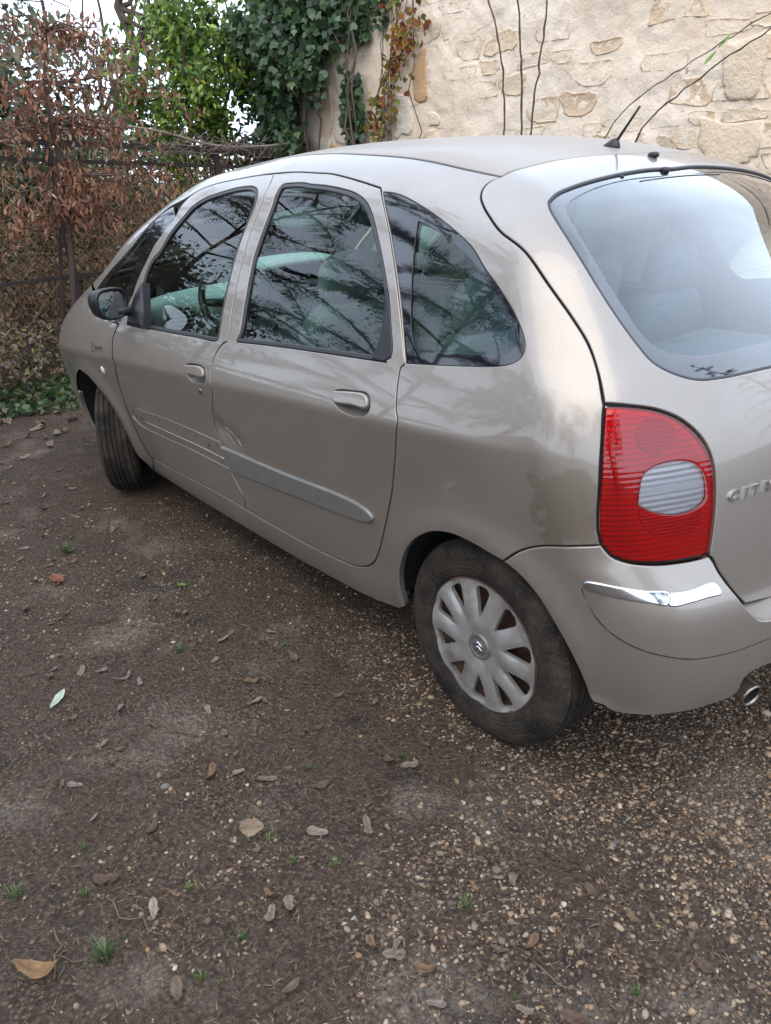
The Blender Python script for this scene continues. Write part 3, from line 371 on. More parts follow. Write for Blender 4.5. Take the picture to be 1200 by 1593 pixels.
def panel(outer,holes,pr,off=0.,gap=.0022,rad=.0028,lip=.02,sp=.034,flat=False):
    """car body sheet: a piece of the body surface with rolled edges, returns (V,F,N)"""
    loops=[]
    for P,h in [(outer,False)]+[(q,True) for q in holes]:
        w,n=inward(P,pr,off,h); g=gap if not h else .0008
        Q=pr.fr(pr.to(P+w*(g+rad)),off); loops.append((Q,h))
    U=[pr.to(Q) for Q,_ in loops]
    lo,hi=U[0].min(0),U[0].max(0)
    gx,gy=np.meshgrid(np.arange(lo[0],hi[0],sp),np.arange(lo[1],hi[1],sp)); G=np.c_[gx.ravel(),gy.ravel()]
    ok=inpoly(G,U[0])
    for u in U[1:]: ok&=~inpoly(G,u)
    G=G[ok]; allb=np.concatenate(U)
    if len(G):
        dm=np.concatenate([np.min(np.linalg.norm(g_[:,None]-allb[None],axis=2),axis=1) for g_ in np.array_split(G,max(1,len(G)//400+1))]); G=G[dm>sp*.45]
    if pr.kind=='ax' and off==0. and sp<.04:      # finer rows along the shoulder crease
        xs_=np.arange(lo[0],hi[0],.02); K=[]
        for dz in (-.030,-.018,-.009,-.003,.003,.009,.018,.030):
            pz=zc(xs_)+dz; Q=hit_out(np.c_[xs_,0*xs_,pz],np.repeat([[0,-1.,0]],len(xs_),0),.05,1.3); K.append(pr.to(Q))
        K=np.concatenate(K); ok=inpoly(K,U[0])
        for u in U[1:]: ok&=~inpoly(K,u)
        K=K[ok]
        if len(K):
            dm=np.min(np.linalg.norm(K[:,None]-allb[None],axis=2),axis=1); K=K[dm>.005]
            if len(G) and len(K):
                zq=np.min(np.linalg.norm(G[:,None]-K[None],axis=2),axis=1); G=G[zq>.012]
            G=np.vstack([G,K])
    pts=np.concatenate([allb,G]); E=[];o=0
    for u in U:
        m=len(u); E+=[(o+i,o+(i+1)%m) for i in range(m)]; o+=m
    r=delaunay_2d_cdt([Vector(p) for p in pts],E,[],0,1e-7)
    pv=np.array([tuple(v) for v in r[0]]); fc=np.array(r[2])
    cen=pv[fc].mean(1); ok=inpoly(cen,U[0])
    for u in U[1:]: ok&=~inpoly(cen,u)
    fc=fc[ok]
    V=pr.fr(pv,off); N=grad(V,**dict(pr.k,off=off))
    fn=np.cross(V[fc[:,1]]-V[fc[:,0]],V[fc[:,2]]-V[fc[:,0]]); fl=(fn*N[fc[:,0]]).sum(1)<0
    fc[fl]=fc[fl][:,::-1]; FC_=[tuple(f) for f in fc]
    # map original boundary vertices
    mp={}
    for i,src in enumerate(r[3]):
        for s_i in src: mp[s_i]=i
    Vs=[V];Ns=[N];base=len(V);o=0
    for (Q,h),u in zip(loops,U):
        m=len(u); idx=[mp.get(o+i,None) for i in range(m)]; o+=m
        if any(i is None for i in idx): continue
        W_,n=inward(Q,pr,off,h); w=-W_
        R=[Q+w*rad*.7-n*rad*.3, Q+w*rad-n*rad, Q+w*rad-n*lip]
        NN=[(n+w)/1.414,w,w]
        prev=idx
        # winding: face must point outward
        a,b=V[idx[0]],V[idx[1%m]]; fnn=np.cross(b-a,R[0][0]-a); flip=(fnn@(n[0]+w[0]))<0
        for k_ in range(3):
            cur=list(range(base,base+m)); base+=m; Vs.append(R[k_]); Ns.append(NN[k_])
            for i in range(m):
                q=(prev[i],prev[(i+1)%m],cur[(i+1)%m],cur[i]); FC_.append(q[::-1] if flip else q)
            prev=cur
    return np.concatenate(Vs),FC_,np.concatenate(Ns)
def put(name,vfn,mat,parent,mir=False,both=False):
    V,f,N=vfn
    out=[]
    if not mir: out.append(obj(name,mesh(name,V,f,True,N),mat,parent))
    if mir or both:
        V2=V.copy(); V2[:,1]*=-1; N2=N.copy(); N2[:,1]*=-1
        p2=parent if not isinstance(parent,tuple) else parent[1]
        out.append(obj(name,mesh(name,V2,[tuple(reversed(q)) for q in f],True,N2),mat,p2))
    return out
AX=Proj('ax'); AXN=Proj('ax',bumper=False); SP=Proj('sp'); SPG=Proj('sp',bumper=False); TOP=Proj('top'); FP=Proj('fp')
# ---- materials
def paint_mat(name='champagne_paint',stain=False):
    t=NT(name); co=t.coord('Object')
    n1=t.noise(2.2,6,.6,co); n2=t.noise(14,6,.65,co); fl=t.noise(900,1,.5,co)
    base=t.mix(t.rng(fl,.35,.65),(.270,.236,.203),(.350,.308,.268))
    dirt=t.math('MULTIPLY',t.rng(n1,.42,.72),t.rng(n2,.3,.75))
    c=t.mix(t.math('MULTIPLY',dirt,.35),base,(.22,.185,.15))
    # thin light scuffs running along the panels
    mp=t.n('Mapping'); mp.inputs['Scale'].default_value=(3,40,60); t.l(co,mp.inputs[0])
    sc=t.rng(t.noise(6,3,.5,mp.outputs[0]),.69,.74,0,.35); c=t.mix(sc,c,(.55,.50,.45))
    if stain:   # brown tree-sap stain beside the tail lamp
        sp_=t.n('SeparateXYZ'); t.l(co,sp_.inputs[0]); wv=t.n('VectorMath',operation='DISTANCE'); wv.inputs[1].default_value=(3.06,-.83,.80); t.l(co,wv.inputs[0])
        ds=t.math('ADD',wv.outputs['Value'],t.math('MULTIPLY',t.math('SUBTRACT',t.noise(13,4,.5,co),.5),.30))
        m_=t.math('MULTIPLY',t.rng(ds,.10,.085,0,1),.55); c=t.mix(m_,c,(.17,.13,.09)); dirt=t.math('MAXIMUM',dirt,m_)
    t.set(Base_Color=c,Metallic=t.rng(dirt,0,1,.62,.5),Roughness=t.rng(dirt,0,.8,.36,.46),Coat_Weight=t.rng(n2,.3,.7,1.,.85),Coat_Roughness=t.rng(n1,.3,.7,.02,.05))
    t.set(Normal=t.bump(t.noise(2.2,2,.4,co),.03,.02))
    return t.m
def patch_mat():   # faded repair on the rear quarter shares the paint colour with duller blotches
    return paint_mat
M_PAINT=paint_mat()
M_BUMP=paint_mat('bumper_paint')
M_BLACK=simple('black_plastic',(.009,.009,.010),.38,0,.3,60)
M_RUB=simple('seal_rubber',(.035,.035,.038),.5,0,.3,60)
M_CHROME=simple('chrome',(.72,.74,.76),.10,1.,.12,18)
M_GLASS=glass('tinted_glass',(.74,.94,.85),boost=.95,dust=.002)
M_RGLASS=glass('rear_window_glass',(.80,.94,1.0),boost=2.1,dust=.003,dustc=(.62,.66,.68))
M_FRIT=simple('black_window_band',(.008,.008,.010),.04,0,.2,40,coat=.6,spec=.5)
M_FRIT2=simple('rear_window_band_black',(.008,.008,.010),.04,0,.2,40,coat=1,spec=1.)
M_FRIT2.node_tree.nodes['Principled BSDF'].inputs['IOR'].default_value=1.6; M_FRIT2.node_tree.nodes['Principled BSDF'].inputs['Coat IOR'].default_value=1.6
M_DARK=simple('underbody',(.012,.012,.012),.9,0,.3,20)
M_TRIM=simple('interior_trim',(.34,.36,.35),.7,0,.15,40)
M_DASH=simple('dashboard_plastic',(.42,.46,.45),.6,0,.12,50,bump=.1)
M_SEAT=simple('seat_fabric',(.15,.165,.175),.95,0,.15,40)
M_LINER=simple('roof_liner',(.42,.42,.40),.95,0,.1,60)
CAR=empty('car'); tag(CAR,'dusty champagne beige people carrier with scraped side parked on the gravel','car')
def trunc_poly(P): return P
# ---- body side with sill, doors, fender
body_l=loop('body_side'); qwin=loop('quarter_win',.012)
pf=panel(body_l,[qwin],AX); BS=put('body_side',pf,paint_mat('stained_paint',True),CAR,both=True)
tag(BS[0],'body side with dull patch behind the rear wheel arch')
fd=loop('front_door'); fw=loop('front_door_win',.012); cupF=loop('cup_front',.006)
rd=loop('rear_door'); rw=loop('rear_door_win',.012); cupR=loop('cup_rear',.006)
FD=put('front_door',panel(fd,[fw,cupF],AX,sp=.026),M_PAINT,CAR,both=True)
RD=put('rear_door',panel(rd,[rw,cupR],AX,sp=.026),M_PAINT,CAR,both=True)
put('front_fender',panel(loop('front_fender'),[],AX,lip=.03),M_PAINT,CAR,both=True)
def ring(P,pr,w,off,mat,name,parents,rad=.004,inner=None,lip=.006,gap=.0006,both=True):
    inn=shrink(P,pr,w,0.,False,1) if inner is None else inner
    inn=inn[np.r_[True,np.linalg.norm(np.diff(inn,axis=0),axis=1)>.003]]
    pf=panel(P,[inn],pr,off,gap=gap,rad=rad,lip=lip,sp=.02)
    o1=put(name,pf,mat,parents[0])
    if both and len(parents)>1: put(name,pf,mat,parents[1],mir=True)
def pane(P,pr,off,name,parents,mat,grow=.004,sp=.03):
    Q=shrink(P,pr,-grow)
    pf=panel(Q,[],pr,off,gap=0,rad=.0005,lip=.004,sp=sp)
    put(name,pf,mat,parents[0])
    if len(parents)>1: put(name,pf,mat,parents[1],mir=True)
ring(fw,AX,.017,-.0015,M_RUB,'window_seal',FD); pane(fw,AX,-.010,'window_glass',FD,M_GLASS)
ring(rw,AX,.017,-.0015,M_RUB,'window_seal',RD); pane(rw,AX,-.010,'window_glass',RD,M_GLASS)
qc=loop('quarter_clear',.012)
ring(qwin,AX,.02,-.003,M_FRIT,'window_band',BS,rad=.0008,inner=qc,lip=.003)
pane(qwin,AX,-.007,'quarter_window_glass',BS,M_GLASS)
fq=loop('front_quarter_glass',.012); fqc=loop('front_quarter_clear',.012)
ring(fq,AX,.014,-.004,M_FRIT,'window_band',BS,rad=.0008,inner=fqc,lip=.003,gap=-.004); pane(fqc,AX,-.008,'front_quarter_glass',BS,M_GLASS,grow=.006)
sail=loop('rear_sail',.01); spf=panel(sail,[],AX,.002,gap=0,rad=.004,lip=.012,sp=.02)
put('window_corner_cover',spf,M_BLACK,RD[0]); put('window_corner_cover',spf,M_BLACK,RD[1],mir=True)
# shut-line backing: dark strips added behind every gap so it reads as deep shade
def backing(curves,name,parent,w=.018,off=-.012,pr=AX):
    parts=[]
    for c in curves:
        P=crom(c,.02); P=pr.fr(pr.to(P),off); n=grad(P,**dict(pr.k,off=off)); t=np.gradient(P,axis=0); t/=np.linalg.norm(t,axis=1)[:,None]+1e-9
        s=np.cross(n,t); V=np.concatenate([P-s*w,P+s*w]); m=len(P)
        parts.append((V,[(i,i+1,m+i+1,m+i) for i in range(m-1)]))
    V,f=merge(*parts); V=np.vstack([V]); o=obj(name,mesh(name,V,f,False),M_DARK,parent)
    V2,f2=flipY(V,f); obj(name,mesh(name,V2,f2,False),M_DARK,parent); return o
for c_k in D['front_door'][:6]+D['rear_door'][:4]+D['front_fender'][:2]+D['body_side'][10:12]: backing([c_k],'shut_line_seal',CAR)
# ---- roof, tailgate, lamps, bumper
dt=np.array(D['body_side'][0]); dt=dt[dt[:,0]>.93]
rs=np.array(D['tailgate'][0])
sx=np.array([[.93,0,1.5],[.935,-.2,1.5],[.93,-.38,1.5]]); e0=dt[-1]
roofloop=mirror_loop([np.vstack([sx,e0[None]]),dt[::-1],rs[::-1]])
M_ROOF=paint_mat('dusty_roof_paint'); rb_=M_ROOF.node_tree.nodes['Principled BSDF']
for k_,v_ in (('Coat Weight',.22),('Coat Roughness',.18),('Roughness',.62),('Metallic',.2)):
    for l_ in list(rb_.inputs[k_].links): M_ROOF.node_tree.links.remove(l_)
    rb_.inputs[k_].default_value=v_
put('roof',panel(roofloop,[],TOP,gap=.003,rad=.004,sp=.05),M_ROOF,CAR)
strip_=[]
for s in (1,-1):
    P=TOP.fr(dt[:,:2],-.004); P=crom(P,.03); P[:,1]*=s
    obj('roof_ditch_moulding',mesh('roof_ditch_moulding',*tube(P,.0042,6)),M_BLACK,CAR)
gl=mirror_loop(D['tailgate']); gw=mirror_loop(D['rear_glass'],.012)
TG=put('tailgate',panel(gl,[gw],SPG,gap=.0022,rad=.0035,sp=.03),M_PAINT,CAR)[0]
gi=np.array(D['rear_clear'][0]); gi=crom(np.vstack([[[2.75,0,1.47]],gi,[[3.2,0,1.08]]]),.015); gi[0,1]=gi[-1,1]=0
gim=np.vstack([gi,(gi[::-1][1:-1])*[1,-1,1]])
ring(gw,SPG,.03,-.010,M_FRIT2,'rear_window_band',[TG],rad=.001,inner=gim,lip=.003,both=False)
pane(gw,SPG,-.013,'rear_window_glass',[TG],M_RGLASS)
sealP=shrink(gw,SPG,-.001,0.)
obj('rear_window_seal',mesh('rear_window_seal',*tube(SPG.fr(SPG.to(gw),-.009),.0055,6,closed=True)),M_RUB,TG)
bl=mirror_loop([D['rear_bumper'][-1],D['rear_bumper'][0],D['rear_bumper'][1],D['rear_bumper'][2]]) if False else None
bs=D['rear_bumper']; bseg=[bs[3],bs[4],bs[5],bs[0],bs[1],bs[2]]
bl=mirror_loop(bseg)
RB=put('rear_bumper',panel(bl,[],SP,gap=.002,rad=.004,lip=.05,sp=.03),M_BUMP,CAR)[0]
# bumper step (loading ledge) between bumper face and tailgate
led=np.array(bs[3]); led=crom(led,.03); full=np.vstack([led,led[::-1][1:]*[1,-1,1]]) if False else None
ledL=crom(np.array(bs[3]),.02); ledL=np.vstack([ledL[::-1]*1.0,(ledL*[1,-1,1])[1:]])
inn=ledL.copy(); inn[:,0]-=.10; inn[:,2]+=.012
m=len(ledL); nn=np.repeat([[0.2,0,.98]],2*m,0); low=ledL-[.004,0,.003]
obj('loading_ledge',mesh('loading_ledge',np.vstack([low,inn]),[(i,i+1,m+i+1,m+i) for i in range(m-1)],True),M_BUMP,RB)
for c_k in D['tailgate'][1:4]: backing([c_k],'tailgate_seal',CAR,pr=SPG,w=.02,off=-.016)  # black ribbons put behind the tailgate and lamp gaps to darken them
for c_k in D['tail_lamp'][:3]: backing([c_k],'lamp_seal',CAR,pr=SPG,w=.02,off=-.012)
# ---- tail lamps
def lens_mat():
    t=NT('red_lens'); w=t.n('TexWave',wave_type='BANDS',bands_direction='Z'); w.inputs['Scale'].default_value=26; w.inputs['Distortion'].default_value=.4; w.inputs['Detail'].default_value=1
    t.l(t.coord(),w.inputs[0]); n=t.noise(20,3)
    t.set(Base_Color=t.mix(t.rng(w.outputs['Fac'],.2,.9,0,.75),(.33,.004,.006),(.23,.002,.004)),Roughness=.12,Coat_Weight=1.,Coat_Roughness=.03,Subsurface_Weight=0.,Specular_IOR_Level=.6)
    t.set(Normal=t.bump(w.outputs['Fac'],.07,.003)); return t.m
def clear_mat():
    t=NT('clear_lens'); w=t.n('TexWave',wave_type='BANDS',bands_direction='Z'); w.inputs['Scale'].default_value=22; w.inputs['Distortion'].default_value=1.2; t.l(t.coord(),w.inputs[0])
    t.set(Base_Color=t.mix(w.outputs['Fac'],(.30,.30,.33),(.46,.46,.47)),Roughness=.12,Coat_Weight=1.,Coat_Roughness=.03,Metallic=.35); t.set(Normal=t.bump(w.outputs['Fac'],.15,.004)); return t.m
M_LENS=lens_mat(); M_CLEAR=clear_mat()
M_LENSD=simple('dark_red_lens',(.20,.004,.006),.12,0,.3,60,coat=1)
lampP=loop('tail_lamp',.012); lw=loop('lamp_white',.008) if False else crom(np.vstack([D['lamp_white'][0],D['lamp_white'][0][:1]]),.008)[:-1]
ld=crom(np.vstack([D['lamp_dark'][0],D['lamp_dark'][0][:1]]),.008)[:-1]
lr=np.array(D['lamp_round'][0]); c0=lr[0]; un=SPG.to(lr)
ang=np.linspace(0,2*np.pi,40,endpoint=False); ru=np.abs(un[1,0]-un[3,0])/2; rv=np.abs(un[2,1]-un[4,1])/2
lrd=SPG.fr(un[0]+np.c_[np.cos(ang)*ru,np.sin(ang)*rv],0.)
def lens(name,tint,bmp,sc):
    m=glass(name,tint,rough=.03,boost=1.3,dust=.001); nt=m.node_tree; w=nt.nodes.new('ShaderNodeTexWave'); w.bands_direction='Z'; w.inputs['Scale'].default_value=sc; w.inputs['Distortion'].default_value=.5; tcn=nt.nodes.new('ShaderNodeTexCoord'); nt.links.new(tcn.outputs['Object'],w.inputs[0])
    bp=nt.nodes.new('ShaderNodeBump'); bp.inputs['Strength'].default_value=bmp; bp.inputs['Distance'].default_value=.003; nt.links.new(w.outputs['Fac'],bp.inputs['Height'])
    for n_ in nt.nodes:
        if n_.type=='BSDF_GLOSSY': nt.links.new(bp.outputs[0],n_.inputs['Normal'])
    return m
M_REDL=lens('red_clear_lens',(.78,.028,.032),.05,26); M_WHTL=lens('white_clear_lens',(.72,.72,.75),.10,22)
def refl_mat(name,c,sc,b,mt):
    t=NT(name); w=t.n('TexWave',bands_direction='Z'); w.inputs['Scale'].default_value=sc; w.inputs['Distortion'].default_value=.8; t.l(t.coord(),w.inputs[0])
    t.set(Base_Color=c,Metallic=mt,Roughness=.3,Normal=t.bump(w.outputs['Fac'],b,.006)); return t.m
M_REFL=refl_mat('lamp_reflector',(.88,.86,.84),26,.28,.15); M_BOWL=refl_mat('lamp_bowl',(.76,.70,.70),40,.35,.25)
TL=put('tail_lamp',panel(lampP,[lw],SPG,.003,gap=.004,rad=.004,lip=.011,sp=.02),M_REDL,CAR,both=True)
tag(TL[0],'red tail lamp with a clear oval reversing light')
lin=shrink(lampP,SPG,.0045,0.)
for nm,P,mt,of in (('reversing_light',lw,M_WHTL,.0028),('lamp_reflector',lin,M_REFL,-.008),('fog_light_bowl',ld,M_BOWL,-.0055),('brake_light_bowl',lrd,M_BOWL,-.0045)):
    q=panel(P,[],SPG,of,gap=0,rad=.001,lip=.003,sp=.02)
    put(nm,q,mt,TL[0]); put(nm,q,mt,TL[1],mir=True)
# ---- bumper chrome, crease, strips
for nm in ('chrome1','chrome2'):
    P=crom(np.vstack([D[nm][0],D[nm][0][:1]]),.01)[:-1]
    q=panel(P,[],SP,.004,gap=0,rad=.004,lip=.008,sp=.02); put('chrome_strip',q,M_CHROME,RB,both=True)
P=crom(D['bump_crease'][0],.02); P=SP.fr(SP.to(P),-.001); P2=P*[1,-1,1]
for q in (P,P2): obj('bumper_seam',mesh('bumper_seam',*tube(q,.0016,5)),M_DARK,RB)
P=loop('rub_strip',.012); q=panel(P,[],AX,.010,gap=0,rad=.009,lip=.02,sp=.018)
M_STRIP=simple('silver_grey_strip',(.185,.182,.172),.38,.35,.15,25,coat=.3)
put('rub_strip',q,M_STRIP,RD[0]); put('rub_strip',q,M_STRIP,RD[1],mir=True)
for nm,rad,of in (('strip_recess',.0022,.0002),('strip_ridge',.0032,.0008)):
    P=crom(D[nm][0],.015); P=AX.fr(AX.to(P),of); obj('bare_strip_rib',mesh('bare_strip_rib',*tube(P,rad,6)),M_PAINT,FD[0])
# the strip is still on the far front door
fr=np.array(D['strip_recess'][0]); P=crom(np.vstack([fr,fr[:1]]),.012)[:-1]; q=panel(P,[],AX,.010,gap=0,rad=.009,lip=.02,sp=.018); put('rub_strip',q,M_STRIP,FD[1],mir=True)
def disc_on(P,pr,r,off,n=14,h=.0):
    P=np.array(P); n_=grad(P[None],**pr.k)[0]; a=np.cross(n_,[0,0,1.]); a/=np.linalg.norm(a); b=np.cross(n_,a)
    th=np.linspace(0,2*np.pi,n,endpoint=False); ringp=[P+n_*off+r*(np.cos(t)*a+np.sin(t)*b) for t in th]; mid=[P+n_*(off+h*.7)+r*.7*(np.cos(t)*a+np.sin(t)*b) for t in th]
    V=np.array(ringp+mid+[P+n_*(off+h)]); Fc=[(i,(i+1)%n,n+(i+1)%n,n+i) for i in range(n)]+[(n+i,n+(i+1)%n,2*n) for i in range(n)]
    return V,Fc
M_HOLE=simple('clip_hole_dark',(.006,.005,.005),.9)
for i,p in enumerate(D['clip_holes'][0]):
    obj('clip_hole',mesh('clip_hole',*disc_on(p,AX,.0075 if i in(0,6) else .0042,.0012)),M_HOLE,FD[0])
M_SCR=simple('bare_scratch',(.44,.41,.375),.5,.3,.2,60)
for P in ([(1.432,.668),(1.48,.665),(1.52,.645),(1.56,.612)],[(1.44,.655),(1.47,.63),(1.50,.606)],[(1.435,.668),(1.415,.672),(1.40,.655)],[(1.445,.66),(1.45,.62)]):
    p=np.array(P); Q=hit_out(np.c_[p[:,0],0*p[:,0],p[:,1]],np.repeat([[0,-1.,0]],len(p),0),.1,1.2); Q=AX.fr(AX.to(crom(Q,.01)),.0004); obj('scratch',mesh('scratch',*tube(Q,.0008,5)),M_SCR,RD[0])
# ---- handles
def handle(cup,hnd,doors):
    q=panel(cup,[],AX,-.022,gap=-.004,rad=.001,lip=.001,sp=.012)
    c=cup; inn=shrink(cup,AX,.012,0.,False,1); n_=grad(inn); bot=inn-n_*.020; m=len(c)
    n2=grad(c); topr=c-n2*.001
    V=np.vstack([topr,bot,[bot.mean(0)]]); Fc=[(i,(i+1)%m,m+(i+1)%m,m+i) for i in range(m)]+[(m+i,m+(i+1)%m,2*m) for i in range(m)]
    obj('handle_cup',mesh('handle_cup',V,Fc),M_PAINT,doors[0]); obj('handle_cup',mesh('handle_cup',*flipY(V,Fc)),M_PAINT,doors[1])
    P=crom(np.vstack([hnd,hnd[:1]]),.006)[:-1]; q=panel(P,[],AX,.011,gap=0,rad=.006,lip=.014,sp=.012)
    put('door_handle',q,M_PAINT,doors[0]); put('door_handle',q,M_PAINT,doors[1],mir=True)
cf=crom(np.vstack([D['cup_front'][0],D['cup_front'][0][:1]]),.006)[:-1]; cr_=crom(np.vstack([D['cup_rear'][0],D['cup_rear'][0][:1]]),.006)[:-1]
handle(cupF,np.array(D['handle_front'][0]),FD); handle(cupR,np.array(D['handle_rear'][0]),RD)
lk=D['lock'][0][0]
for s,dv in ((1,FD[0]),):
    V,f=disc_on(lk,AX,.013,.0008,18,.003); obj('lock_cylinder',mesh('lock_cylinder',V,f),M_CHROME,dv)
    V,f=disc_on(lk,AX,.006,.0042,10,.001); obj('key_slot',mesh('key_slot',V,f),M_BLACK,dv)
ip=D['indicator'][0][0]; M_IND=simple('side_indicator_lens',(.62,.58,.50),.15,0,.1,40,coat=1)
V,f=disc_on(ip,AX,.022,.001,20,.009)
obj('side_indicator',mesh('side_indicator',V,f),M_IND,CAR); obj('side_indicator',mesh('side_indicator',*flipY(V,f)),M_IND,CAR)
# ---- wheels
def tyre_mat():
    t=NT('tyre_rubber'); co=t.coord(); n=t.noise(9,6,.65,co); n2=t.noise(60,4,.6,co)
    d=t.math('MULTIPLY',t.rng(n,.36,.66),t.rng(n2,.25,.7,.4,1))
    sx=t.n('SeparateXYZ'); t.l(co,sx.inputs[0]); rad=t.math('SQRT',t.math('ADD',t.math('MULTIPLY',sx.outputs[0],sx.outputs[0]),t.math('MULTIPLY',sx.outputs[2],sx.outputs[2])))
    rg=t.math('SINE',t.math('MULTIPLY',rad,520.)); n3=t.noise(220,3,.6,co); speck=t.rng(n3,.60,.68,0,.55)
    hh=t.math('ADD',t.math('MULTIPLY',rg,.25),n2)
    c=t.mix(d,(.007,.0065,.0065),(.060,.046,.033)); c=t.mix(speck,c,(.12,.10,.08))
    t.set(Base_Color=c,Roughness=.9,Specular_IOR_Level=.25,Normal=t.bump(hh,.35,.006)); return t.m
def cap_mat():
    t=NT('hubcap_silver'); co=t.coord(); n=t.noise(16,6,.6,co); n2=t.noise(5,4,.6,co)
    d=t.math('MULTIPLY',t.rng(n,.38,.62),t.rng(n2,.25,.6))
    t.set(Base_Color=t.mix(t.math('MULTIPLY',d,.6),(.40,.39,.375),(.15,.11,.08)),Metallic=.5,Roughness=.38,Coat_Weight=.3); return t.m
M_TYRE=tyre_mat(); M_CAP=cap_mat(); M_RUST=simple('rusty_steel_rim',(.10,.055,.035),.85,.2,.5,30,bump=.3)
def tyre_mesh():
    pr=[(.070,.192),(.080,.200),(.088,.213),(.0925,.232),(.094,.250),(.092,.266),(.088,.279),(.082,.290),(.074,.2975),(.066,.3025)]
    tr=[]; 
    for a,b in ((.0605,.0385),(.0335,.0125),):
        tr+=[(a,.3045),(b,.3055)]
        tr+=[(b-.0006,.298),(b-.0045,.298)]
    tr=tr[:-2]+[(.0119,.298),(.0080,.298),(.0075,.3055)]
    half=pr+[(.0655,.3032),(.0650,.2972),(.0612,.2972)]+tr
    prof=[(-w,r) for w,r in half]+[(w,r) for w,r in half[::-1]]
    V,f=lathe(prof,120)
    # lateral sipes on the shoulder
    a=np.arctan2(V[:,2],V[:,0]); r=np.hypot(V[:,0],V[:,2]); sip=(np.mod(a*120/(2*np.pi)+.001,2)<1)&(np.abs(V[:,1])>.064)&(r>.2965)
    k=np.where(sip,(r-.0018)/r,1); V[:,0]*=k; V[:,2]*=k
    fl=V[:,2]<-.298; V[fl,2]=-.298
    me=mesh('tyre',V,f,False); return me
def hubcap_mesh():
    n=10; th=np.linspace(0,2*np.pi,90,endpoint=False); outer=np.c_[np.cos(th),np.sin(th)]*.198
    holes=[]
    for i in range(n):
        a0=2*np.pi*(i+.5)/n+.12
        pts=[]
        for r,w in ((.096,.0015),(.112,.009),(.135,.0175),(.157,.0255),(.172,.030),(.180,.027),(.184,.013)): pts.append((r,w))
        pp=[(r,-w) for r,w in pts]+[(r,w*.75) for r,w in pts[::-1]]
        pp=np.array(pp); x=pp[:,0]*np.cos(a0)-pp[:,1]*np.sin(a0); y=pp[:,0]*np.sin(a0)+pp[:,1]*np.cos(a0); holes.append(np.c_[x,y])
    U=[outer]+holes; allb=np.concatenate(U); g=np.arange(-.2,.2,.011); gx,gy=np.meshgrid(g,g); G=np.c_[gx.ravel(),gy.ravel()]
    ok=inpoly(G,outer)
    for h in holes: ok&=~inpoly(G,h)
    G=G[ok]; dm=np.min(np.linalg.norm(G[:,None]-allb[None],axis=2),axis=1); G=G[dm>.004]
    pts=np.concatenate([allb,G]); E=[];o=0
    for u in U: m=len(u); E+=[(o+i,o+(i+1)%m) for i in range(m)]; o+=m
    r=delaunay_2d_cdt([Vector(p) for p in pts],E,[],0,1e-7); pv=np.array([tuple(v) for v in r[0]]); fc=np.array(r[2]); cen=pv[fc].mean(1); ok=inpoly(cen,outer)
    for h in holes: ok&=~inpoly(cen,h)
    fc=fc[ok]
    def dome(p):
        q=np.hypot(p[:,0],p[:,1]); an=np.arctan2(p[:,1],p[:,0])
        sp=np.cos((an-.12)*n)   # +1 on spokes
        h=.010-.22*np.maximum(q-.15,0)**1.2*.9+.008*np.exp(-((q-.10)/.05)**2)-.016*((1-sp)*.5)**2*np.exp(-((q-.15)/.05)**2)+.003*(q>.19)
        return h-np.where(q<.045,.004,0)
    z=dome(pv); V=np.c_[pv[:,0],-z,pv[:,1]]
    fs=[]
    for f in fc:
        a,b,c=V[f]; nn=np.cross(b-a,c-a); fs.append(tuple(f) if nn[1]<0 else tuple(f[::-1]))
    parts=[(V,fs)]
    for k,u in enumerate(U):
        m=len(u); zt=dome(u); A=np.c_[u[:,0],-zt,u[:,1]]; Bq=A+[0,.012,0]
        ff=[(i,(i+1)%m,m+(i+1)%m,m+i) for i in range(m)]
        parts.append((np.vstack([A,Bq]),ff))
    return merge(*parts)
me_ty=tyre_mesh(); me_cap=mesh('hubcap',*hubcap_mesh(),True)
me_cap.polygons.foreach_set('use_smooth',[True]*len(me_cap.polygons))
rimprof=[(-.060,.199),(-.068,.205),(-.080,.206),(-.083,.198),(-.070,.192),(-.03,.180),(-.028,.06),(-.05,.05),(-.05,0.001)]
me_rim=mesh('steel_rim',*lathe(rimprof,48)); 
cc=[(-.092,.0005),(-.0925,.022),(-.0900,.026),(-.0925,.030),(-.094,.034),(-.0935,.038),(-.086,.041)]
me_cc=mesh('centre_cap',*lathe(cc,40))
chev=[]
for dz in (.006,-.008):
    for s in (1,-1): 
        chev.append(tube([(0,-.0935,dz+.010),(s*.015,-.0935,dz-.004)],.0028,5))
me_ch=mesh('chevron_emblem',*merge(*chev)); M_CCAP=simple('centre_cap_grey',(.16,.155,.15),.4,.4,.3,60)
def wheel(x,s,steer=0,roll=0,yc=.710):
    w=empty('wheel',(x,-s*yc,.298),parent=CAR); w.rotation_euler=(0,0,math.radians(steer)+(0 if s>0 else math.pi))
    obj('tyre',me_ty,M_TYRE,w)
    rim=obj('steel_rim',me_rim,M_RUST,w); cap=obj('hubcap',me_cap,M_CAP,w); cap.location=(0,-.079,0); cap.rotation_euler=(0,math.radians(roll),0)
    cp=obj('centre_cap',me_cc,M_CCAP,w); cp.location=(0,-.0005,0); ce=obj('chevron_emblem',me_ch,M_CHROME,w)
    return w
wheel(2.76,1,0,8); wheel(2.76,-1,0,30)
wheel(0.,1,-31,40,.715); wheel(0.,-1,-31,0,.715)
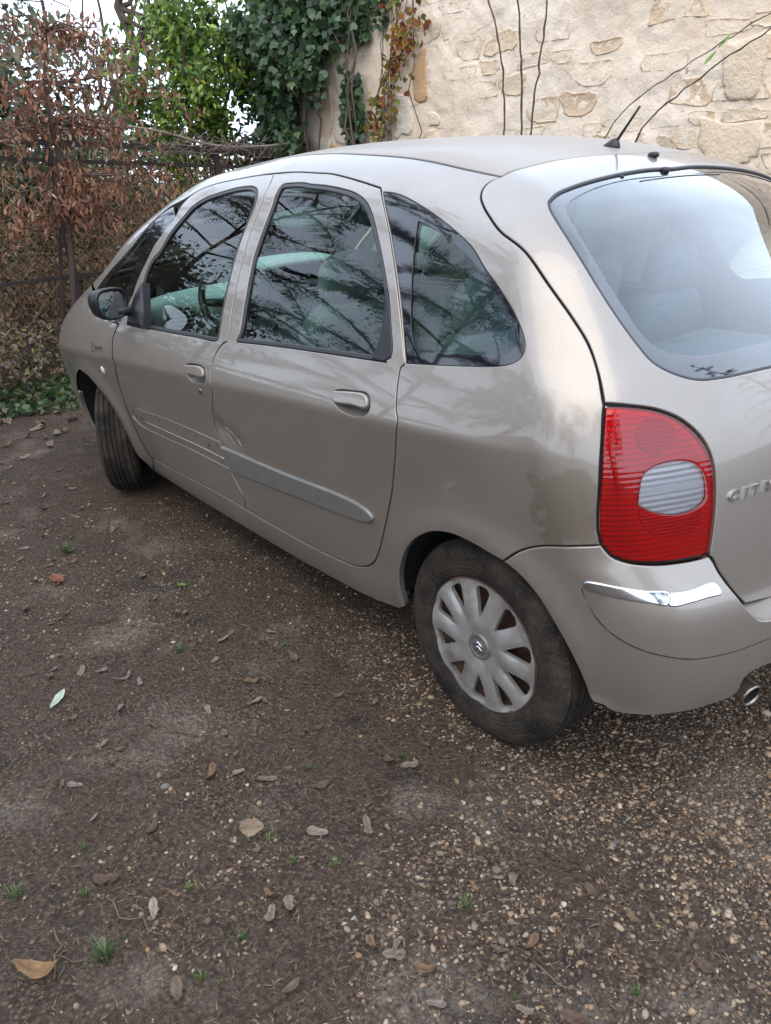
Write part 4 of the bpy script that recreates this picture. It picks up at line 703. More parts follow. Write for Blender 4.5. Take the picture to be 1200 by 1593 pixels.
# wheel wells
for x in (0.,2.76):
    for s in (1,-1):
        th=np.radians(np.linspace(2,178,41)); V=[]
        for w,r in ((0,.360),(-.70,.366),(-.40,.366),(-.395,.05)):
            px_,pz_=x+r*np.cos(th),.30+r*np.sin(th)
            yy_=np.full(41,w) if w else hit_out(np.c_[px_,0*px_,pz_],np.repeat([[0,-1.,0]],41,0),.1,1.2)[:,1]+.008
            V.append(np.c_[px_,yy_*s,pz_])
        V=np.concatenate(V); f=[(j*41+i,j*41+i+1,(j+1)*41+i+1,(j+1)*41+i) for j in range(3) for i in range(40)]
        obj('wheel_well',mesh('wheel_well',V,f),M_DARK,CAR)
# belly pan
V,f=box(1.35,0,.235,3.6,1.30,.02); obj('belly_pan',mesh('belly_pan',V,f,False),M_DARK,CAR)
# ---- front end, glass roof edge, windscreen
fwd=np.array(D['body_side'][0]); fwd=fwd[fwd[:,0]<.95]                     # A-pillar edge, rear to front
wsl=mirror_loop([[[.075,0,1],[.07,-.25,1],[.05,-.5,1],[.035,-.64,1],[.03,-.702,1]],np.vstack([[[.03,-.702,1]],fwd[::-1][1:]]),[fwd[0].tolist(),[.925,-.38,1.5],[.925,-.2,1.5],[.92,0,1.5]]])
WS=put('windscreen',panel(wsl,[],TOP,-.004,gap=.003,rad=.001,lip=.004,sp=.06),M_GLASS,CAR)[0]
wsi=shrink(wsl,TOP,.04,0.,False,1)
wr=panel(wsl,[wsi],TOP,-.001,gap=.003,rad=.0006,lip=.002,sp=.03); put('windscreen_band',wr,M_FRIT,WS)
hoodl=mirror_loop([[[-.66,0,.8],[-.645,-.3,.8],[-.60,-.55,.8],[-.53,-.71,.8]],[[-.53,-.71,.8],[-.4,-.745,.8],[-.2,-.745,.8],[-.03,-.715,.8]],[[-.03,-.715,.9],[.0,-.5,1],[.02,-.25,1],[.025,0,1]]])
put('bonnet',panel(hoodl,[],TOP,gap=.002,rad=.004,sp=.05),M_PAINT,CAR)
cowl=mirror_loop([[[.03,0,1],[.025,-.25,1],[.005,-.5,1],[-.025,-.71,1]],[[-.025,-.71,1],[.028,-.70,1]],[[.028,-.70,1],[.045,-.5,1],[.065,-.25,1],[.07,0,1]]])
put('cowl_panel',panel(cowl,[],TOP,-.006,gap=0,rad=.001,lip=.01,sp=.04),M_BLACK,CAR)
def fpts(*p): return [list(q) for q in p]
fb=mirror_loop([fpts((-.84,0,.60),(-.80,-.4,.61),(-.70,-.62,.62),(-.58,-.76,.63),(-.50,-.82,.625)),fpts((-.50,-.82,.625),(-.40,-.84,.56),(-.310,-.845,.494)),fpts((-.310,-.845,.494),(-.352,-.835,.41),(-.366,-.82,.30),(-.362,-.80,.22)),fpts((-.362,-.80,.20),(-.55,-.72,.18),(-.72,-.45,.175),(-.79,0,.175))])
FB=put('front_bumper',panel(fb,[],FP,gap=.002,rad=.004,lip=.02,sp=.04),M_BUMP,CAR)[0]
hl=np.array([(-.665,-.30,.66),(-.66,-.30,.74),(-.61,-.52,.79),(-.545,-.70,.82),(-.55,-.76,.74),(-.51,-.815,.635),(-.58,-.755,.638),(-.68,-.60,.635),(-.76,-.40,.63)])
hl=FP.fr(FP.to(hl),0.); P=crom(np.vstack([hl,hl[:1]]),.02)[:-1]
put('headlamp',panel(P,[],FP,.002,gap=0,rad=.004,lip=.02,sp=.04),M_CLEAR,CAR,both=True)
grl=mirror_loop([fpts((-.68,0,.80),(-.66,-.27,.78)),fpts((-.66,-.27,.78),(-.74,-.33,.66)),fpts((-.74,-.33,.66),(-.83,0,.63))],.02)
put('grille',panel(grl,[],FP,-.01,gap=0,rad=.003,lip=.02,sp=.04),M_BLACK,CAR)
# ---- mirrors
def mirror_house(s):
    R=rotm('Z',12); nu=36; th=np.linspace(0,2*np.pi,nu,endpoint=False); sg=lambda t,p:np.sign(t)*np.abs(t)**p
    ey,ez=sg(np.cos(th),.72),sg(np.sin(th),.72)
    secs=[(-.095,.10),(-.088,.38),(-.068,.68),(-.035,.90),(.0,.985),(.025,1.),(.034,.985),(.037,.90),(.030,.80),(.022,.77)]
    V=[];a,b=.076,.066
    for x,k in secs: V.append(np.c_[np.full(nu,x)+.01*ey*0,k*a*ey*(1+.08*ez),k*b*ez])
    V=np.concatenate(V); f=[(j*nu+i,j*nu+(i+1)%nu,(j+1)*nu+(i+1)%nu,(j+1)*nu+i) for j in range(len(secs)-1) for i in range(nu)]+[tuple(range(nu))[::-1]]
    V=V@R.T+[.69,-.925,1.068]
    g=np.c_[np.full(nu,.024),.80*a*ey*(1+.08*ez),.77*b*ez]; g=np.vstack([g,[[.026,0,0]]])@R.T+[.69,-.925,1.068]; gf=[(i,(i+1)%nu,nu) for i in range(nu)]
    arm=[]
    sailp=[(.66,-.832,.955),(.84,-.832,.962),(.83,-.812,1.02),(.79,-.785,1.105),(.765,-.77,1.14),(.72,-.79,1.09),(.67,-.82,1.0)]
    sv=np.array(sailp); n_=np.array([0,-1.,.35]); n_/=np.linalg.norm(n_); m=len(sv); sv2=sv+n_*.022; cen=sv2.mean(0)
    sV=np.vstack([sv-n_*.01,sv2*.97+cen*.03,sv2*.8+cen*.2+n_*.008]); sf=[(i,(i+1)%m,m+(i+1)%m,m+i) for i in range(m)]+[(m+i,m+(i+1)%m,2*m+(i+1)%m,2*m+i) for i in range(m)]+[tuple(range(2*m,3*m))]
    ar=superell((.690,-.845,1.03),(.028,.06,.022),2.8)
    if s<0:
        V,f=flipY(V,f); g,gf=flipY(g,gf); sV,sf=flipY(sV,sf); ar=flipY(*ar)
    mo=obj('door_mirror',mesh('door_mirror',V,f),M_BLACK,CAR)
    obj('mirror_glass',mesh('mirror_glass',g,gf,False),M_MIRR,mo); obj('mirror_arm',mesh('mirror_arm',*ar),M_BLACK,mo); obj('mirror_base',mesh('mirror_base',sV,sf,False),M_BLACK,mo)
M_MIRR=simple('mirror_silver',(.80,.84,.84),.02,1.,.05,8)
mirror_house(1); mirror_house(-1)
# ---- aerial, washer jet, wiper stubs, exhaust
b0=np.array([2.507,0,1.545]); tp=np.array([2.60,0,1.655])
AE=obj('aerial',mesh('aerial',*tube([b0+(tp-b0)*t for t in (.12,.3,.6,1)],[.0055,.0045,.0038,.0034],8)),M_BLACK,CAR)
V,f=superell((2.505,0,1.552),(.034,.018,.026),2.2,taper=lambda V:np.c_[V[:,0]*(1-.45*np.maximum(V[:,2],0))+.5*np.maximum(V[:,2],0),V[:,1]*(1-.5*np.maximum(V[:,2],0)),V[:,2]]); obj('aerial_base',mesh('aerial_base',V,f),M_BLACK,AE)
for (x,y,z,r) in ((2.656,0,1.527,(.016,.012,.009)),(2.726,-.045,1.487,(.013,.013,.009)),(2.715,-.235,1.478,(.016,.006,.006))):
    obj('washer_jet',mesh('washer_jet',*superell((x,y,z),r,2.6,14,8)),M_BLACK,TG)
ep=np.array([3.345,-.418,.262]); M_EXH=simple('exhaust_steel',(.30,.27,.23),.35,.9,.4,30); 
def exh(c,r=.031):
    th=np.linspace(0,2*np.pi,28,endpoint=False); secs=[(-.55,r),(-.16,r),(-.004,r),(.003,r*.97),(.0,r*.86),(-.12,r*.84)]
    V=np.concatenate([np.c_[np.full(28,x),q*np.cos(th),q*np.sin(th)] for x,q in secs]); f=[(j*28+i,(j+1)*28+i,(j+1)*28+(i+1)%28,j*28+(i+1)%28) for j in range(5) for i in range(28)]
    R=rotm('Y',9)@rotm('Z',-14); return V@R.T+c,f
EXO=obj('exhaust_pipe',mesh('exhaust_pipe',*exh(ep+[.004,-.004,0])),M_EXH,CAR)
th=np.linspace(0,2*np.pi,24,endpoint=False); V=np.concatenate([np.c_[np.full(24,x_),.0255*np.cos(th),.0255*np.sin(th)] for x_ in (-.004,-.10)]+[np.array([[-.10,0,0]])]); f=[(i,(i+1)%24,24+(i+1)%24,24+i) for i in range(24)]+[(24+i,24+(i+1)%24,48) for i in range(24)]
obj('exhaust_bore',mesh('exhaust_bore',V@(rotm('Y',9)@rotm('Z',-14)).T+ep+[.004,-.004,0],f),M_DARK,EXO)  # black liner added so the inside of the pipe reads as shade
V,f=superell((2.95,-.1,.30),(.24,.42,.085),3.2); obj('silencer',mesh('silencer',V,f),M_DARK,CAR)
# ---- lettering
def text_mesh(s,size=1.,ext=.0,shear=.25,bold=.0):
    cu=bpy.data.curves.new('t','FONT'); cu.body=s; cu.size=size; cu.shear=shear; cu.offset=bold; cu.space_character=1.05; cu.resolution_u=3
    o=bpy.data.objects.new('t',cu); COL.objects.link(o); dg=bpy.context.evaluated_depsgraph_get(); me=o.evaluated_get(dg).to_mesh()
    V=np.array([v.co[:] for v in me.vertices]); f=[tuple(p.vertices) for p in me.polygons]; o.evaluated_get(dg).to_mesh_clear(); bpy.data.objects.remove(o); return V,f
tx=np.array(D['text'][0]); ub=SPG.to(tx)
LET=empty('lettering',parent=TG)
hgt=np.linalg.norm(tx[2]-tx[0])*.92; ex=ub[1]-ub[0]; wm=np.linalg.norm(tx[1]-tx[0])
cur=0.
for ch in 'CITROËN':
    V,f=text_mesh(ch,1.,bold=.045); w=V[:,0].max()-V[:,0].min(); h=.70
    kx=hgt/h*1.18; ky=hgt/h
    U=ub[0]+np.outer((cur+(V[:,0]-V[:,0].min())*kx)/wm,ex); 
    P=SPG.fr(U,0.); n_=grad(P,bumper=False); up=np.array([0,0,1.])-n_*n_[:,2:3]; up/=np.linalg.norm(up,axis=1)[:,None]; P=P+up*(V[:,1]*ky)[:,None]
    P=SPG.fr(SPG.to(P),0.); T_=P+n_*.006; m=len(V)
    from collections import Counter
    ec=Counter(); 
    for q in f:
        for i in range(len(q)): ec[(q[i],q[(i+1)%len(q)])]+=1
    sides=[(a,b,b+m,a+m) for (a,b) in ec if (b,a) not in ec]
    nf=[tuple(i+m for i in q) for q in f]+sides
    obj('letter',mesh('letter',np.vstack([P,T_]),nf,False),M_CHROME,TG); cur+=w*kx+.011
bpy.data.objects.remove(LET)
bt=np.array(D['badge_text'][0]); A0,B0,C0=bt[0],bt[1],bt[2]
ex3=(C0-A0); ey3=(A0-B0)
sig=[[(0,0),(.0,1.0)],[(.0,1.0),(.14,.92),(.20,.72),(.06,.55)],[(.24,.35),(.25,.6)],[(.42,.62),(.33,.55),(.34,.38),(.44,.36)],[(.50,.58),(.46,.4),(.53,.38),(.57,.6),(.58,.36)],[(.68,.64),(.62,.56),(.69,.46),(.62,.36)],[(.79,.66),(.73,.58),(.80,.48),(.73,.37)],[(.90,.62),(.85,.48),(.91,.38),(.97,.5),(.90,.62)],[(.0,0),(.06,.06),(.5,.18),(1.,.2)]]
parts=[]
for st in sig:
    P=np.array([A0-ey3+ex3*u+ey3*v for u,v in st]); P=crom(P,.004) if len(P)>2 else crom(P,.004); P=AX.fr(AX.to(P),.0012); parts.append(tube(P,.0011,4))
obj('signature_badge',mesh('signature_badge',*merge(*parts)),M_BLACK,CAR)
# ---- cabin
def sidep(x,z):
    o=np.c_[x,0*np.array(x)-.0,z]; return hit_out(np.c_[np.array(x,float),0*np.array(x,float),np.array(z,float)],np.repeat([[0,-1.,0]],len(x),0),.02,1.2)
def lp(pts,step=.03):
    p=np.array(pts,float); P=sidep(p[:,0],p[:,1]); P=np.vstack([P,P[:1]]); return np.concatenate([crom(P[i:i+2],step)[:-1] for i in range(len(p))])
ta=np.radians(np.linspace(158,8,12)); archp=[(2.76+.385*math.cos(a),.30+.385*math.sin(a)) for a in ta]
inner=lp([(.42,.955),(.42,.30),(.5,.25),(2.38,.25)]+archp+[(3.02,.80),(2.98,1.0),(2.2,1.0),(1.3,.955)])
SH=panel(inner,[],AX,-.05,gap=0,rad=.002,lip=.01,sp=.06); put('door_trim',SH,M_TRIM,CAR,both=True)
gfr=np.array(D['body_side'][0]); gfr=gfr[(gfr[:,0]<2.5)]
gf=np.vstack([crom(gfr,.03),crom(sidep([.05,.25,.42],[.99,.965,.945]),.03),crom(sidep([.42,1.3,2.2,2.98],[.945,.945,.99,.995]),.03),crom(np.array(D['tailgate'][1])[::-1][3:-3],.03)])
kp=np.linalg.norm(gf-np.roll(gf,1,0),axis=1)>.008; gf=gf[kp]; gf=shrink(gf,AX,.02)
IF=panel(gf,[shrink(fw,AX,.012,0,True),shrink(rw,AX,.012,0,True),shrink(qc,AX,.004,0,True),shrink(fq,AX,.014,0,True)],AX,-.026,gap=0,rad=.001,lip=.002,sp=.05)
put('pillar_trim',IF,M_SEATT if 'M_SEATT' in globals() else simple('dark_pillar_trim',(.075,.08,.08),.75,0,.15,40),CAR,both=True)
rl=shrink(roofloop,TOP,.02); put('headliner',panel(rl,[],TOP,-.028,gap=0,rad=.001,lip=.002,sp=.08),M_LINER,CAR)
V,f=box(1.5,0,.26,2.6,1.42,.03); obj('cabin_floor',mesh('cabin_floor',V,f,False),M_DARK,CAR)
prof=crom(np.array([(.10,.98,0),(.28,1.035,0),(.48,1.055,0),(.60,1.05,0),(.67,1.01,0),(.685,.95,0),(.66,.86,0),(.62,.75,0),(.60,.50,0)],float),.03)[:,:2]
ys=np.linspace(-.72,.72,31); V=[]
for y in ys:
    k=1-.16*(abs(y)/.72)**4; V.append(np.c_[prof[:,0]-.05*(abs(y)/.72)**3,np.full(len(prof),y),(prof[:,1]-.5)*k+.5])
m=len(prof); V=np.concatenate(V); f=[(j*m+i,j*m+i+1,(j+1)*m+i+1,(j+1)*m+i) for j in range(len(ys)-1) for i in range(m-1)]
DA=obj('dashboard',mesh('dashboard',V,f),M_DASH,CAR)
V,f=superell((.60,.02,1.085),(.15,.30,.085),2.8); obj('instrument_pod',mesh('instrument_pod',V,f),M_DASH,DA)
V,f=superell((.725,.02,1.10),(.04,.20,.045),3.5); obj('instrument_screen',mesh('instrument_screen',V,f),M_BLACK,DA)
def vent(c,w,h,yaw):
    R=rotm('Z',yaw); V,f=superell((0,0,0),(.022,w,h),3); fr_=(V@R.T+c,f)
    o=obj('air_vent',mesh('air_vent',*fr_),M_DASH,DA)
    V,f=superell((.014,0,0),(.014,w*.82,h*.78),3); obj('vent_opening',mesh('vent_opening',V@R.T+c,f),M_BLACK,DA)
    for k in range(4):
        V,f=box(.027,0,(-.6+.4*k)*h*.85,.006,w*1.5,.005); obj('vent_slat',mesh('vent_slat',V@R.T+c,f,False),M_TRIM,DA)
vent(np.array([.665,-.60,.965]),.075,.055,-18); vent(np.array([.70,-.10,1.005]),.075,.042,0); vent(np.array([.70,.10,1.005]),.075,.042,0); vent(np.array([.665,.60,.965]),.075,.055,18)
th=np.linspace(0,2*np.pi,40,endpoint=False); R=rotm('Y',-28); wc=np.array([.80,-.36,1.005])
V,f=tube(np.c_[0*th,.185*np.cos(th),.185*np.sin(th)],.0165,10,closed=True); SW=obj('steering_wheel',mesh('steering_wheel',V@R.T+wc,f),M_BLACK,CAR)
parts=[superell((-.01,0,-.01),(.035,.085,.075),2.6)]+[tube([(0,0,0),(0,.17*math.cos(a),.17*math.sin(a))],[.028,.017],8) for a in (0.15,math.pi-.15,-math.pi/2)]
for v_,f_q in parts[:1]: obj('steering_hub',mesh('steering_hub',v_@R.T+wc,f_q),M_BLACK,SW)
for v_,f_q in parts[1:]: obj('steering_spoke',mesh('steering_spoke',v_@R.T+wc,f_q),M_BLACK,SW)
V,f=tube([(.55,-.36,.88),(.79,-.36,1.0)],.04,10); obj('steering_column',mesh('steering_column',V,f),M_BLACK,SW)
def seat(x,y,w,rear=False):
    st=obj('seat',mesh('seat',*superell((x-.22,y,.46),(.26,w,.085),3.4)),M_SEAT,CAR)
    R=rotm('Y',14); obj('backrest',mesh('backrest',*superell((x+.04,y,.78),(.075,w,.33),3.6,R=R)),M_SEAT,st)
    obj('headrest',mesh('headrest',*superell((x+.115,y,1.165 if not rear else 1.15),(.052,w*.62,.105),2.7,R=rotm('Y',8))),M_SEAT,st)
    for s in (-1,1): obj('headrest_post',mesh('headrest_post',*tube([(x+.10,y+s*.06,1.05),(x+.108,y+s*.06,1.12)],.006,6)),M_CHROME,st)
seat(1.56,-.36,.24); seat(1.56,.36,.24)
for y in (-.45,0,.45): seat(2.34,y,.215,True)
V,f=box(2.78,0,.93,.50,1.20,.015); obj('parcel_shelf',mesh('parcel_shelf',V,f,False),M_SEAT,CAR)

# heater wires on the rear window
for k in range(9):
    zz=1.10+.036*k
    yv=np.linspace(-.53+.012*k,.53-.012*k,24); o_=np.c_[np.full(24,2.3),yv,np.full(24,zz)]; Q=hit_out(o_,np.repeat([[1.,0,0]],24,0),.05,1.3,bumper=False,off=-.0155); obj('heater_wire',mesh('heater_wire',*tube(Q,.0007,3)),M_RUST,TG)
# ================================================================ the place
def vnoise(x,y,s,seed):
    r=np.random.RandomState(seed).rand(256,256); x=np.asarray(x)*s+1000; y=np.asarray(y)*s+1000
    i=np.floor(x).astype(int); j=np.floor(y).astype(int); a=x-i; b=y-j; a=a*a*(3-2*a); b=b*b*(3-2*b)
    g=lambda p,q:r[p%256,q%256]
    return (g(i,j)*(1-a)+g(i+1,j)*a)*(1-b)+(g(i,j+1)*(1-a)+g(i+1,j+1)*a)*b
def gz(x,y):
    x=np.asarray(x,float); y=np.asarray(y,float)
    z=.030*(vnoise(x,y,1.1,1)-.5)+.016*(vnoise(x,y,3.7,2)-.5)+.008*(vnoise(x,y,11,3)-.5)
    for wx,wy in ((2.76,-.71),(0,-.715),(2.76,.71),(0,.715)):
        d=np.hypot(x-wx,y-wy); z=z*(1-np.exp(-(d/.35)**2))
    bank=np.clip((-3.15-x)*.30,0,1.4)*sst(-.2,.2,-3.0-x); return z-.006+bank+.12*bank*(vnoise(x,y,.9,5)-.5)
# ---- ground sheet
def axis_pts(a,b,st,far):
    core=list(np.arange(a,b,st)); out=[];s=st;v=b
    while v<far: out.append(v); s*=1.25; v+=s
    lo=[];s=st;v=a
    while v>-far: s*=1.25; v-=s; lo.append(v)
    return np.array(lo[::-1]+core+out+[far])
gx=axis_pts(-3.4,4.6,.032,90.); gy=axis_pts(-2.8,2.6,.032,90.)
GX,GY=np.meshgrid(gx,gy,indexing='ij'); nx_,ny_=GX.shape; V=np.c_[GX.ravel(),GY.ravel(),gz(GX,GY).ravel()]
ii,jj=np.meshgrid(np.arange(nx_-1),np.arange(ny_-1),indexing='ij'); q=(ii*ny_+jj).ravel(); Fq=np.c_[q,q+ny_,q+ny_+1,q+1]
def ground_mat():
    t=NT('gravel_and_soil'); co=t.coord('Object')
    big=t.noise(1.3,5,.6,co); mid=t.noise(7,6,.62,co,.4); fine=t.noise(70,5,.7,co)
    v1=t.n('TexVoronoi',i_Scale=95.); t.l(co,v1.inputs['Vector']); v2=t.n('TexVoronoi',i_Scale=210.); t.l(co,v2.inputs['Vector'])
    soil=t.mix(t.rng(fine,.3,.7),(.010,.0065,.0045),(.125,.082,.054))
    peb=t.ramp(t.n('SeparateColor').outputs[0] if False else v1.outputs['Distance'],[(0,(.47,.34,.22)),(.35,(.27,.185,.118)),(.62,(.028,.017,.011))])
    sepc=t.n('SeparateColor'); t.l(v1.outputs['Color'],sepc.inputs[0]); peb=t.mix(t.rng(sepc.outputs[0],0,1,.2,.95),peb,(.030,.022,.019))
    m=t.math('ADD',t.rng(big,.38,.66,0,.6),t.rng(mid,.42,.68,-.15,.45))
    c=t.mix(m,soil,peb)
    c=t.mix(t.math('MULTIPLY',t.rng(t.noise(2.6,5,.6,co),.54,.68,0,.6),t.rng(t.noise(60,5,.7,co),.35,.6)),c,(.27,.22,.175))
    c=t.mix(t.rng(t.noise(3.4,4,.6,co,.8),.58,.72,0,.75),c,(.016,.013,.010))
    h=t.math('ADD',t.math('MULTIPLY',t.math('SUBTRACT',1.,v1.outputs['Distance']),.8),t.math('ADD',t.math('MULTIPLY',v2.outputs['Distance'],-.4),fine))
    t.set(Base_Color=c,Roughness=t.rng(mid,.35,.7,.62,.95),Specular_IOR_Level=.35,Normal=t.bump(h,.9,.012)); return t.m
tag(obj('ground',npmesh('ground',V,Fq,True),ground_mat()),kind='structure')
def tint_mat(name,rough=.8,var=.3,spec=.3,trans=0.,scale=60,bump=.0):
    t=NT(name); a=t.n('Attribute',attribute_name='tint'); n=t.noise(scale,4,.6)
    c=t.mix(t.rng(n,.3,.7,0,var),a.outputs['Color'],t.mix(1.,a.outputs['Color'],(.45,.42,.38),'MULTIPLY'))
    t.set(Base_Color=c,Roughness=rough,Specular_IOR_Level=spec)
    if bump: t.set(Normal=t.bump(n,bump,.004))
    if trans:
        tl=t.n('BsdfTranslucent'); t.l(c,tl.inputs[0]); m=t.n('MixShader'); m.inputs[0].default_value=trans; t.l(t.b.outputs[0],m.inputs[1]); t.l(tl.outputs[0],m.inputs[2]); t.l(m.outputs[0],t.out.inputs[0])
    return t.m
M_STONE=tint_mat('pebble_stone',.75,.5,.35,scale=160); M_LEAFB=tint_mat('dead_leaf',.75,.5,.25,.12,90); M_LEAFG=tint_mat('green_leaf',.42,.25,.5,.25,40); M_TWIG=tint_mat('twig_bark',.9,.5,.2,0,120); M_NEEDLE=tint_mat('needle_green',.6,.3,.3,.1,40)
CAMXY=np.array([4.099,-2.128])
# ---- gravel: real pebbles
ph=(1+5**.5)/2
ICO=np.array([(-1,ph,0),(1,ph,0),(-1,-ph,0),(1,-ph,0),(0,-1,ph),(0,1,ph),(0,-1,-ph),(0,1,-ph),(ph,0,-1),(ph,0,1),(-ph,0,-1),(-ph,0,1)])/math.hypot(1,ph)
ICF=np.array([(0,11,5),(0,5,1),(0,1,7),(0,7,10),(0,10,11),(1,5,9),(5,11,4),(11,10,2),(10,7,6),(7,1,8),(3,9,4),(3,4,2),(3,2,6),(3,6,8),(3,8,9),(4,9,5),(2,4,11),(6,2,10),(8,6,7),(9,8,1)])
def scatter_pebbles(n,xr,yr,smin,smax,seed,keep):
    R=np.random.RandomState(seed); P=np.c_[R.uniform(*xr,n),R.uniform(*yr,n)]; P=P[R.rand(n)<np.asarray(keep(P),float)]; m=len(P)
    s=smin+(smax-smin)*R.beta(1.0,5.,m); sc=np.c_[s*R.uniform(.8,1.5,m),s*R.uniform(.7,1.,m),s*R.uniform(.4,.75,m)]
    a=R.uniform(0,2*np.pi,m); jit=1+R.uniform(-.16,.16,(m,12,1)); v=ICO[None]*jit*sc[:,None]
    c,s_=np.cos(a)[:,None],np.sin(a)[:,None]; x=v[...,0]*c-v[...,1]*s_; y=v[...,0]*s_+v[...,1]*c
    tl=R.uniform(-.4,.4,(m,1)); z=v[...,2]+x*tl
    V=np.stack([x+P[:,:1],y+P[:,1:],z+gz(P[:,0],P[:,1])[:,None]+sc[:,2:]*R.uniform(-.45,.35,(m,1))],-1)
    pal=np.array([(.31,.245,.185),(.25,.185,.135),(.18,.135,.105),(.33,.28,.23),(.28,.205,.135),(.145,.13,.12),(.40,.36,.31),(.24,.155,.095),(.20,.195,.19)])
    cc=pal[R.choice(9,m,p=[.2,.2,.2,.1,.1,.08,.03,.05,.04])]*R.uniform(.25,1.35,(m,1))*np.array([1.04,.96,.85])
    return V.reshape(-1,3),(ICF[None]+(np.arange(m)*12)[:,None,None]).reshape(-1,3),np.repeat(cc,12,0)
def dens(P):
    d=np.linalg.norm(P-CAMXY,axis=1); k=vnoise(P[:,0],P[:,1],1.5,21)*.45+vnoise(P[:,0],P[:,1],4,22)*.35+vnoise(P[:,0],P[:,1],13,23)*.2
    right=sst(-1.,1.3,(P[:,0]-2.9)*.8+(P[:,1]+1.3)*.9)       # more loose stone to the lower right
    return np.clip((k-.43)*4.2,0.04,1)*(.20+.62*right)*np.clip(2.2/d,.12,1)
def seen(P):
    d=P-np.array([4.099,-2.128]); az=np.degrees(np.arctan2(d[:,1],d[:,0])); return np.where((az>98)|(az<-178),1.,np.where(az>-20,np.clip((az+20)/150.,.0,.7),0.))
A1=scatter_pebbles(400000,(-1.8,6.2),(-2.4,1.6),.0024,.0135,31,lambda P:dens(P)*seen(P))
A2=scatter_pebbles(1500,(-1.5,4.),(-2.3,.2),.009,.021,32,lambda P:dens(P)*.8*seen(P))
A3=scatter_pebbles(22000,(.3,3.6),(-.9,1.2),.004,.011,33,lambda P:.25*np.ones(len(P)))
o_=0; VV=[];FF=[];CC=[]
for v,f,c in (A1,A2,A3): VV.append(v);FF.append(f+o_);CC.append(c);o_+=len(v)
tag(obj('gravel',npmesh('gravel',np.concatenate(VV),np.concatenate(FF),True,np.concatenate(CC)),M_STONE),'small brown and grey pebbles loose on dark soil','gravel',kind='stuff')
# ---- needles and chaff littering the soil
def slivers(n,xr,yr,seed,l0,l1,w,keep,pal,lift=.004):
    R=np.random.RandomState(seed); P=np.c_[R.uniform(*xr,n),R.uniform(*yr,n)]; P=P[R.rand(n)<np.asarray(keep(P),float)]; m=len(P); a=R.uniform(0,np.pi,m); L=R.uniform(l0,l1,m)/2; W=w*R.uniform(.6,1.3,m)
    z=gz(P[:,0],P[:,1])+lift*R.uniform(.6,2.2,m); t=np.c_[np.cos(a),np.sin(a)]; nrm=np.c_[-t[:,1],t[:,0]]; dz=R.uniform(-.25,.25,m)*L
    b=P+nrm*(L*R.uniform(-.3,.3,m))[:,None]
    A=np.c_[P-t*L[:,None],z-dz]; B=np.c_[b+nrm*W[:,None],z+.002]; C=np.c_[P+t*L[:,None],z+dz]; D_=np.c_[b-nrm*W[:,None],z+.002]
    V=np.stack([A,D_,C,B],1).reshape(-1,3); F4=np.arange(m*4).reshape(-1,4); cc=np.array(pal)[R.randint(0,len(pal),m)]*R.uniform(.5,1.15,(m,1)); return V,F4,np.repeat(cc,4,0)
V,F4,cc=slivers(70000,(-2.,3.9),(-2.4,.6),41,.012,.034,.0010,lambda P:np.clip(2.4/np.linalg.norm(P-CAMXY,axis=1),.2,1)*seen(P)*np.clip(1.25-dens(P),.3,1),[(.11,.065,.038),(.20,.13,.08),(.05,.03,.02),(.28,.20,.13)])
tag(obj('needle_litter',npmesh('needle_litter',V,F4,False,cc),M_LEAFB),'fine brown needles and chaff strewn over the soil','litter',kind='stuff')
# ---- fallen leaves (individuals)
def leaf_mesh(name,L,W,col,curl,lobes=0,seed=0,n=9,fold=.3):
    R=np.random.RandomState(seed); t=np.linspace(0,1,n); w=W*np.sin(np.pi*np.clip(t,.02,.985)**.8)**.8
    if lobes: w=w*(1+.35*np.cos(t*np.pi*2*lobes))
    x=L*(t-.5); bend=curl*L*(np.cos((t-.5)*2.2)-1)*-1.; V=[];C=[]
    for i in range(n):
        for k,s in enumerate((-1,-.5,0,.5,1)):
            jit=R.uniform(-.06,.06)*W if abs(s)==1 else 0
            V.append((x[i]+jit,s*w[i]*.5+jit,bend[i]+fold*abs(s)*w[i]*.5+R.uniform(-.03,.03)*W)); C.append(np.array(col)*(.72 if s==0 else 1.)*R.uniform(.85,1.12))
    Fc=[(i*5+k,(i+1)*5+k,(i+1)*5+k+1,i*5+k+1) for i in range(n-1) for k in range(4)]
    return npmesh(name,np.array(V),np.array(Fc),True,np.array(C))
DN={}
def put_leaf(me,x,y,rz,s,tilt,label,group=None,lift=.006):
    o=obj('fallen_leaf',me,M_LEAFB); o.location=(x,y,float(gz(x,y))+lift); o.rotation_euler=(tilt[0],tilt[1],rz); o.scale=(s,s,s); return tag(o,label,'leaf',group)
LV=[leaf_mesh('fallen_leaf',.07,.036,c,cu,lb,i) for i,(c,cu,lb) in enumerate([((.17,.12,.085),.35,0),((.22,.165,.125),.2,1),((.13,.085,.06),.5,0),((.25,.20,.16),.15,1),((.20,.125,.075),.6,1)])]
R=np.random.RandomState(5); gl_n=0
SPEC=[((.876,-1.421),.075,.055,(.26,.10,.06),.2,'small reddish brown fallen leaf beside a tuft of grass'),
((1.738,-1.696),.085,.026,(.50,.56,.47),.15,'pale silvery green narrow fallen leaf on bare dark soil'),
((2.657,-1.504),.062,.042,(.30,.22,.15),.35,'broad tan leaf standing up on its edge in the foreground'),
((2.709,-1.789),.062,.020,(.34,.26,.19),.1,'straight strip of tan bark like leaf in the foreground'),
((2.70,-2.035),.095,.036,(.30,.18,.09),.9,'long curled orange brown leaf at the lower left corner'),
((1.30,-1.05),.05,.03,(.16,.26,.06),.2,'small fresh green fallen leaf near the car sill')]
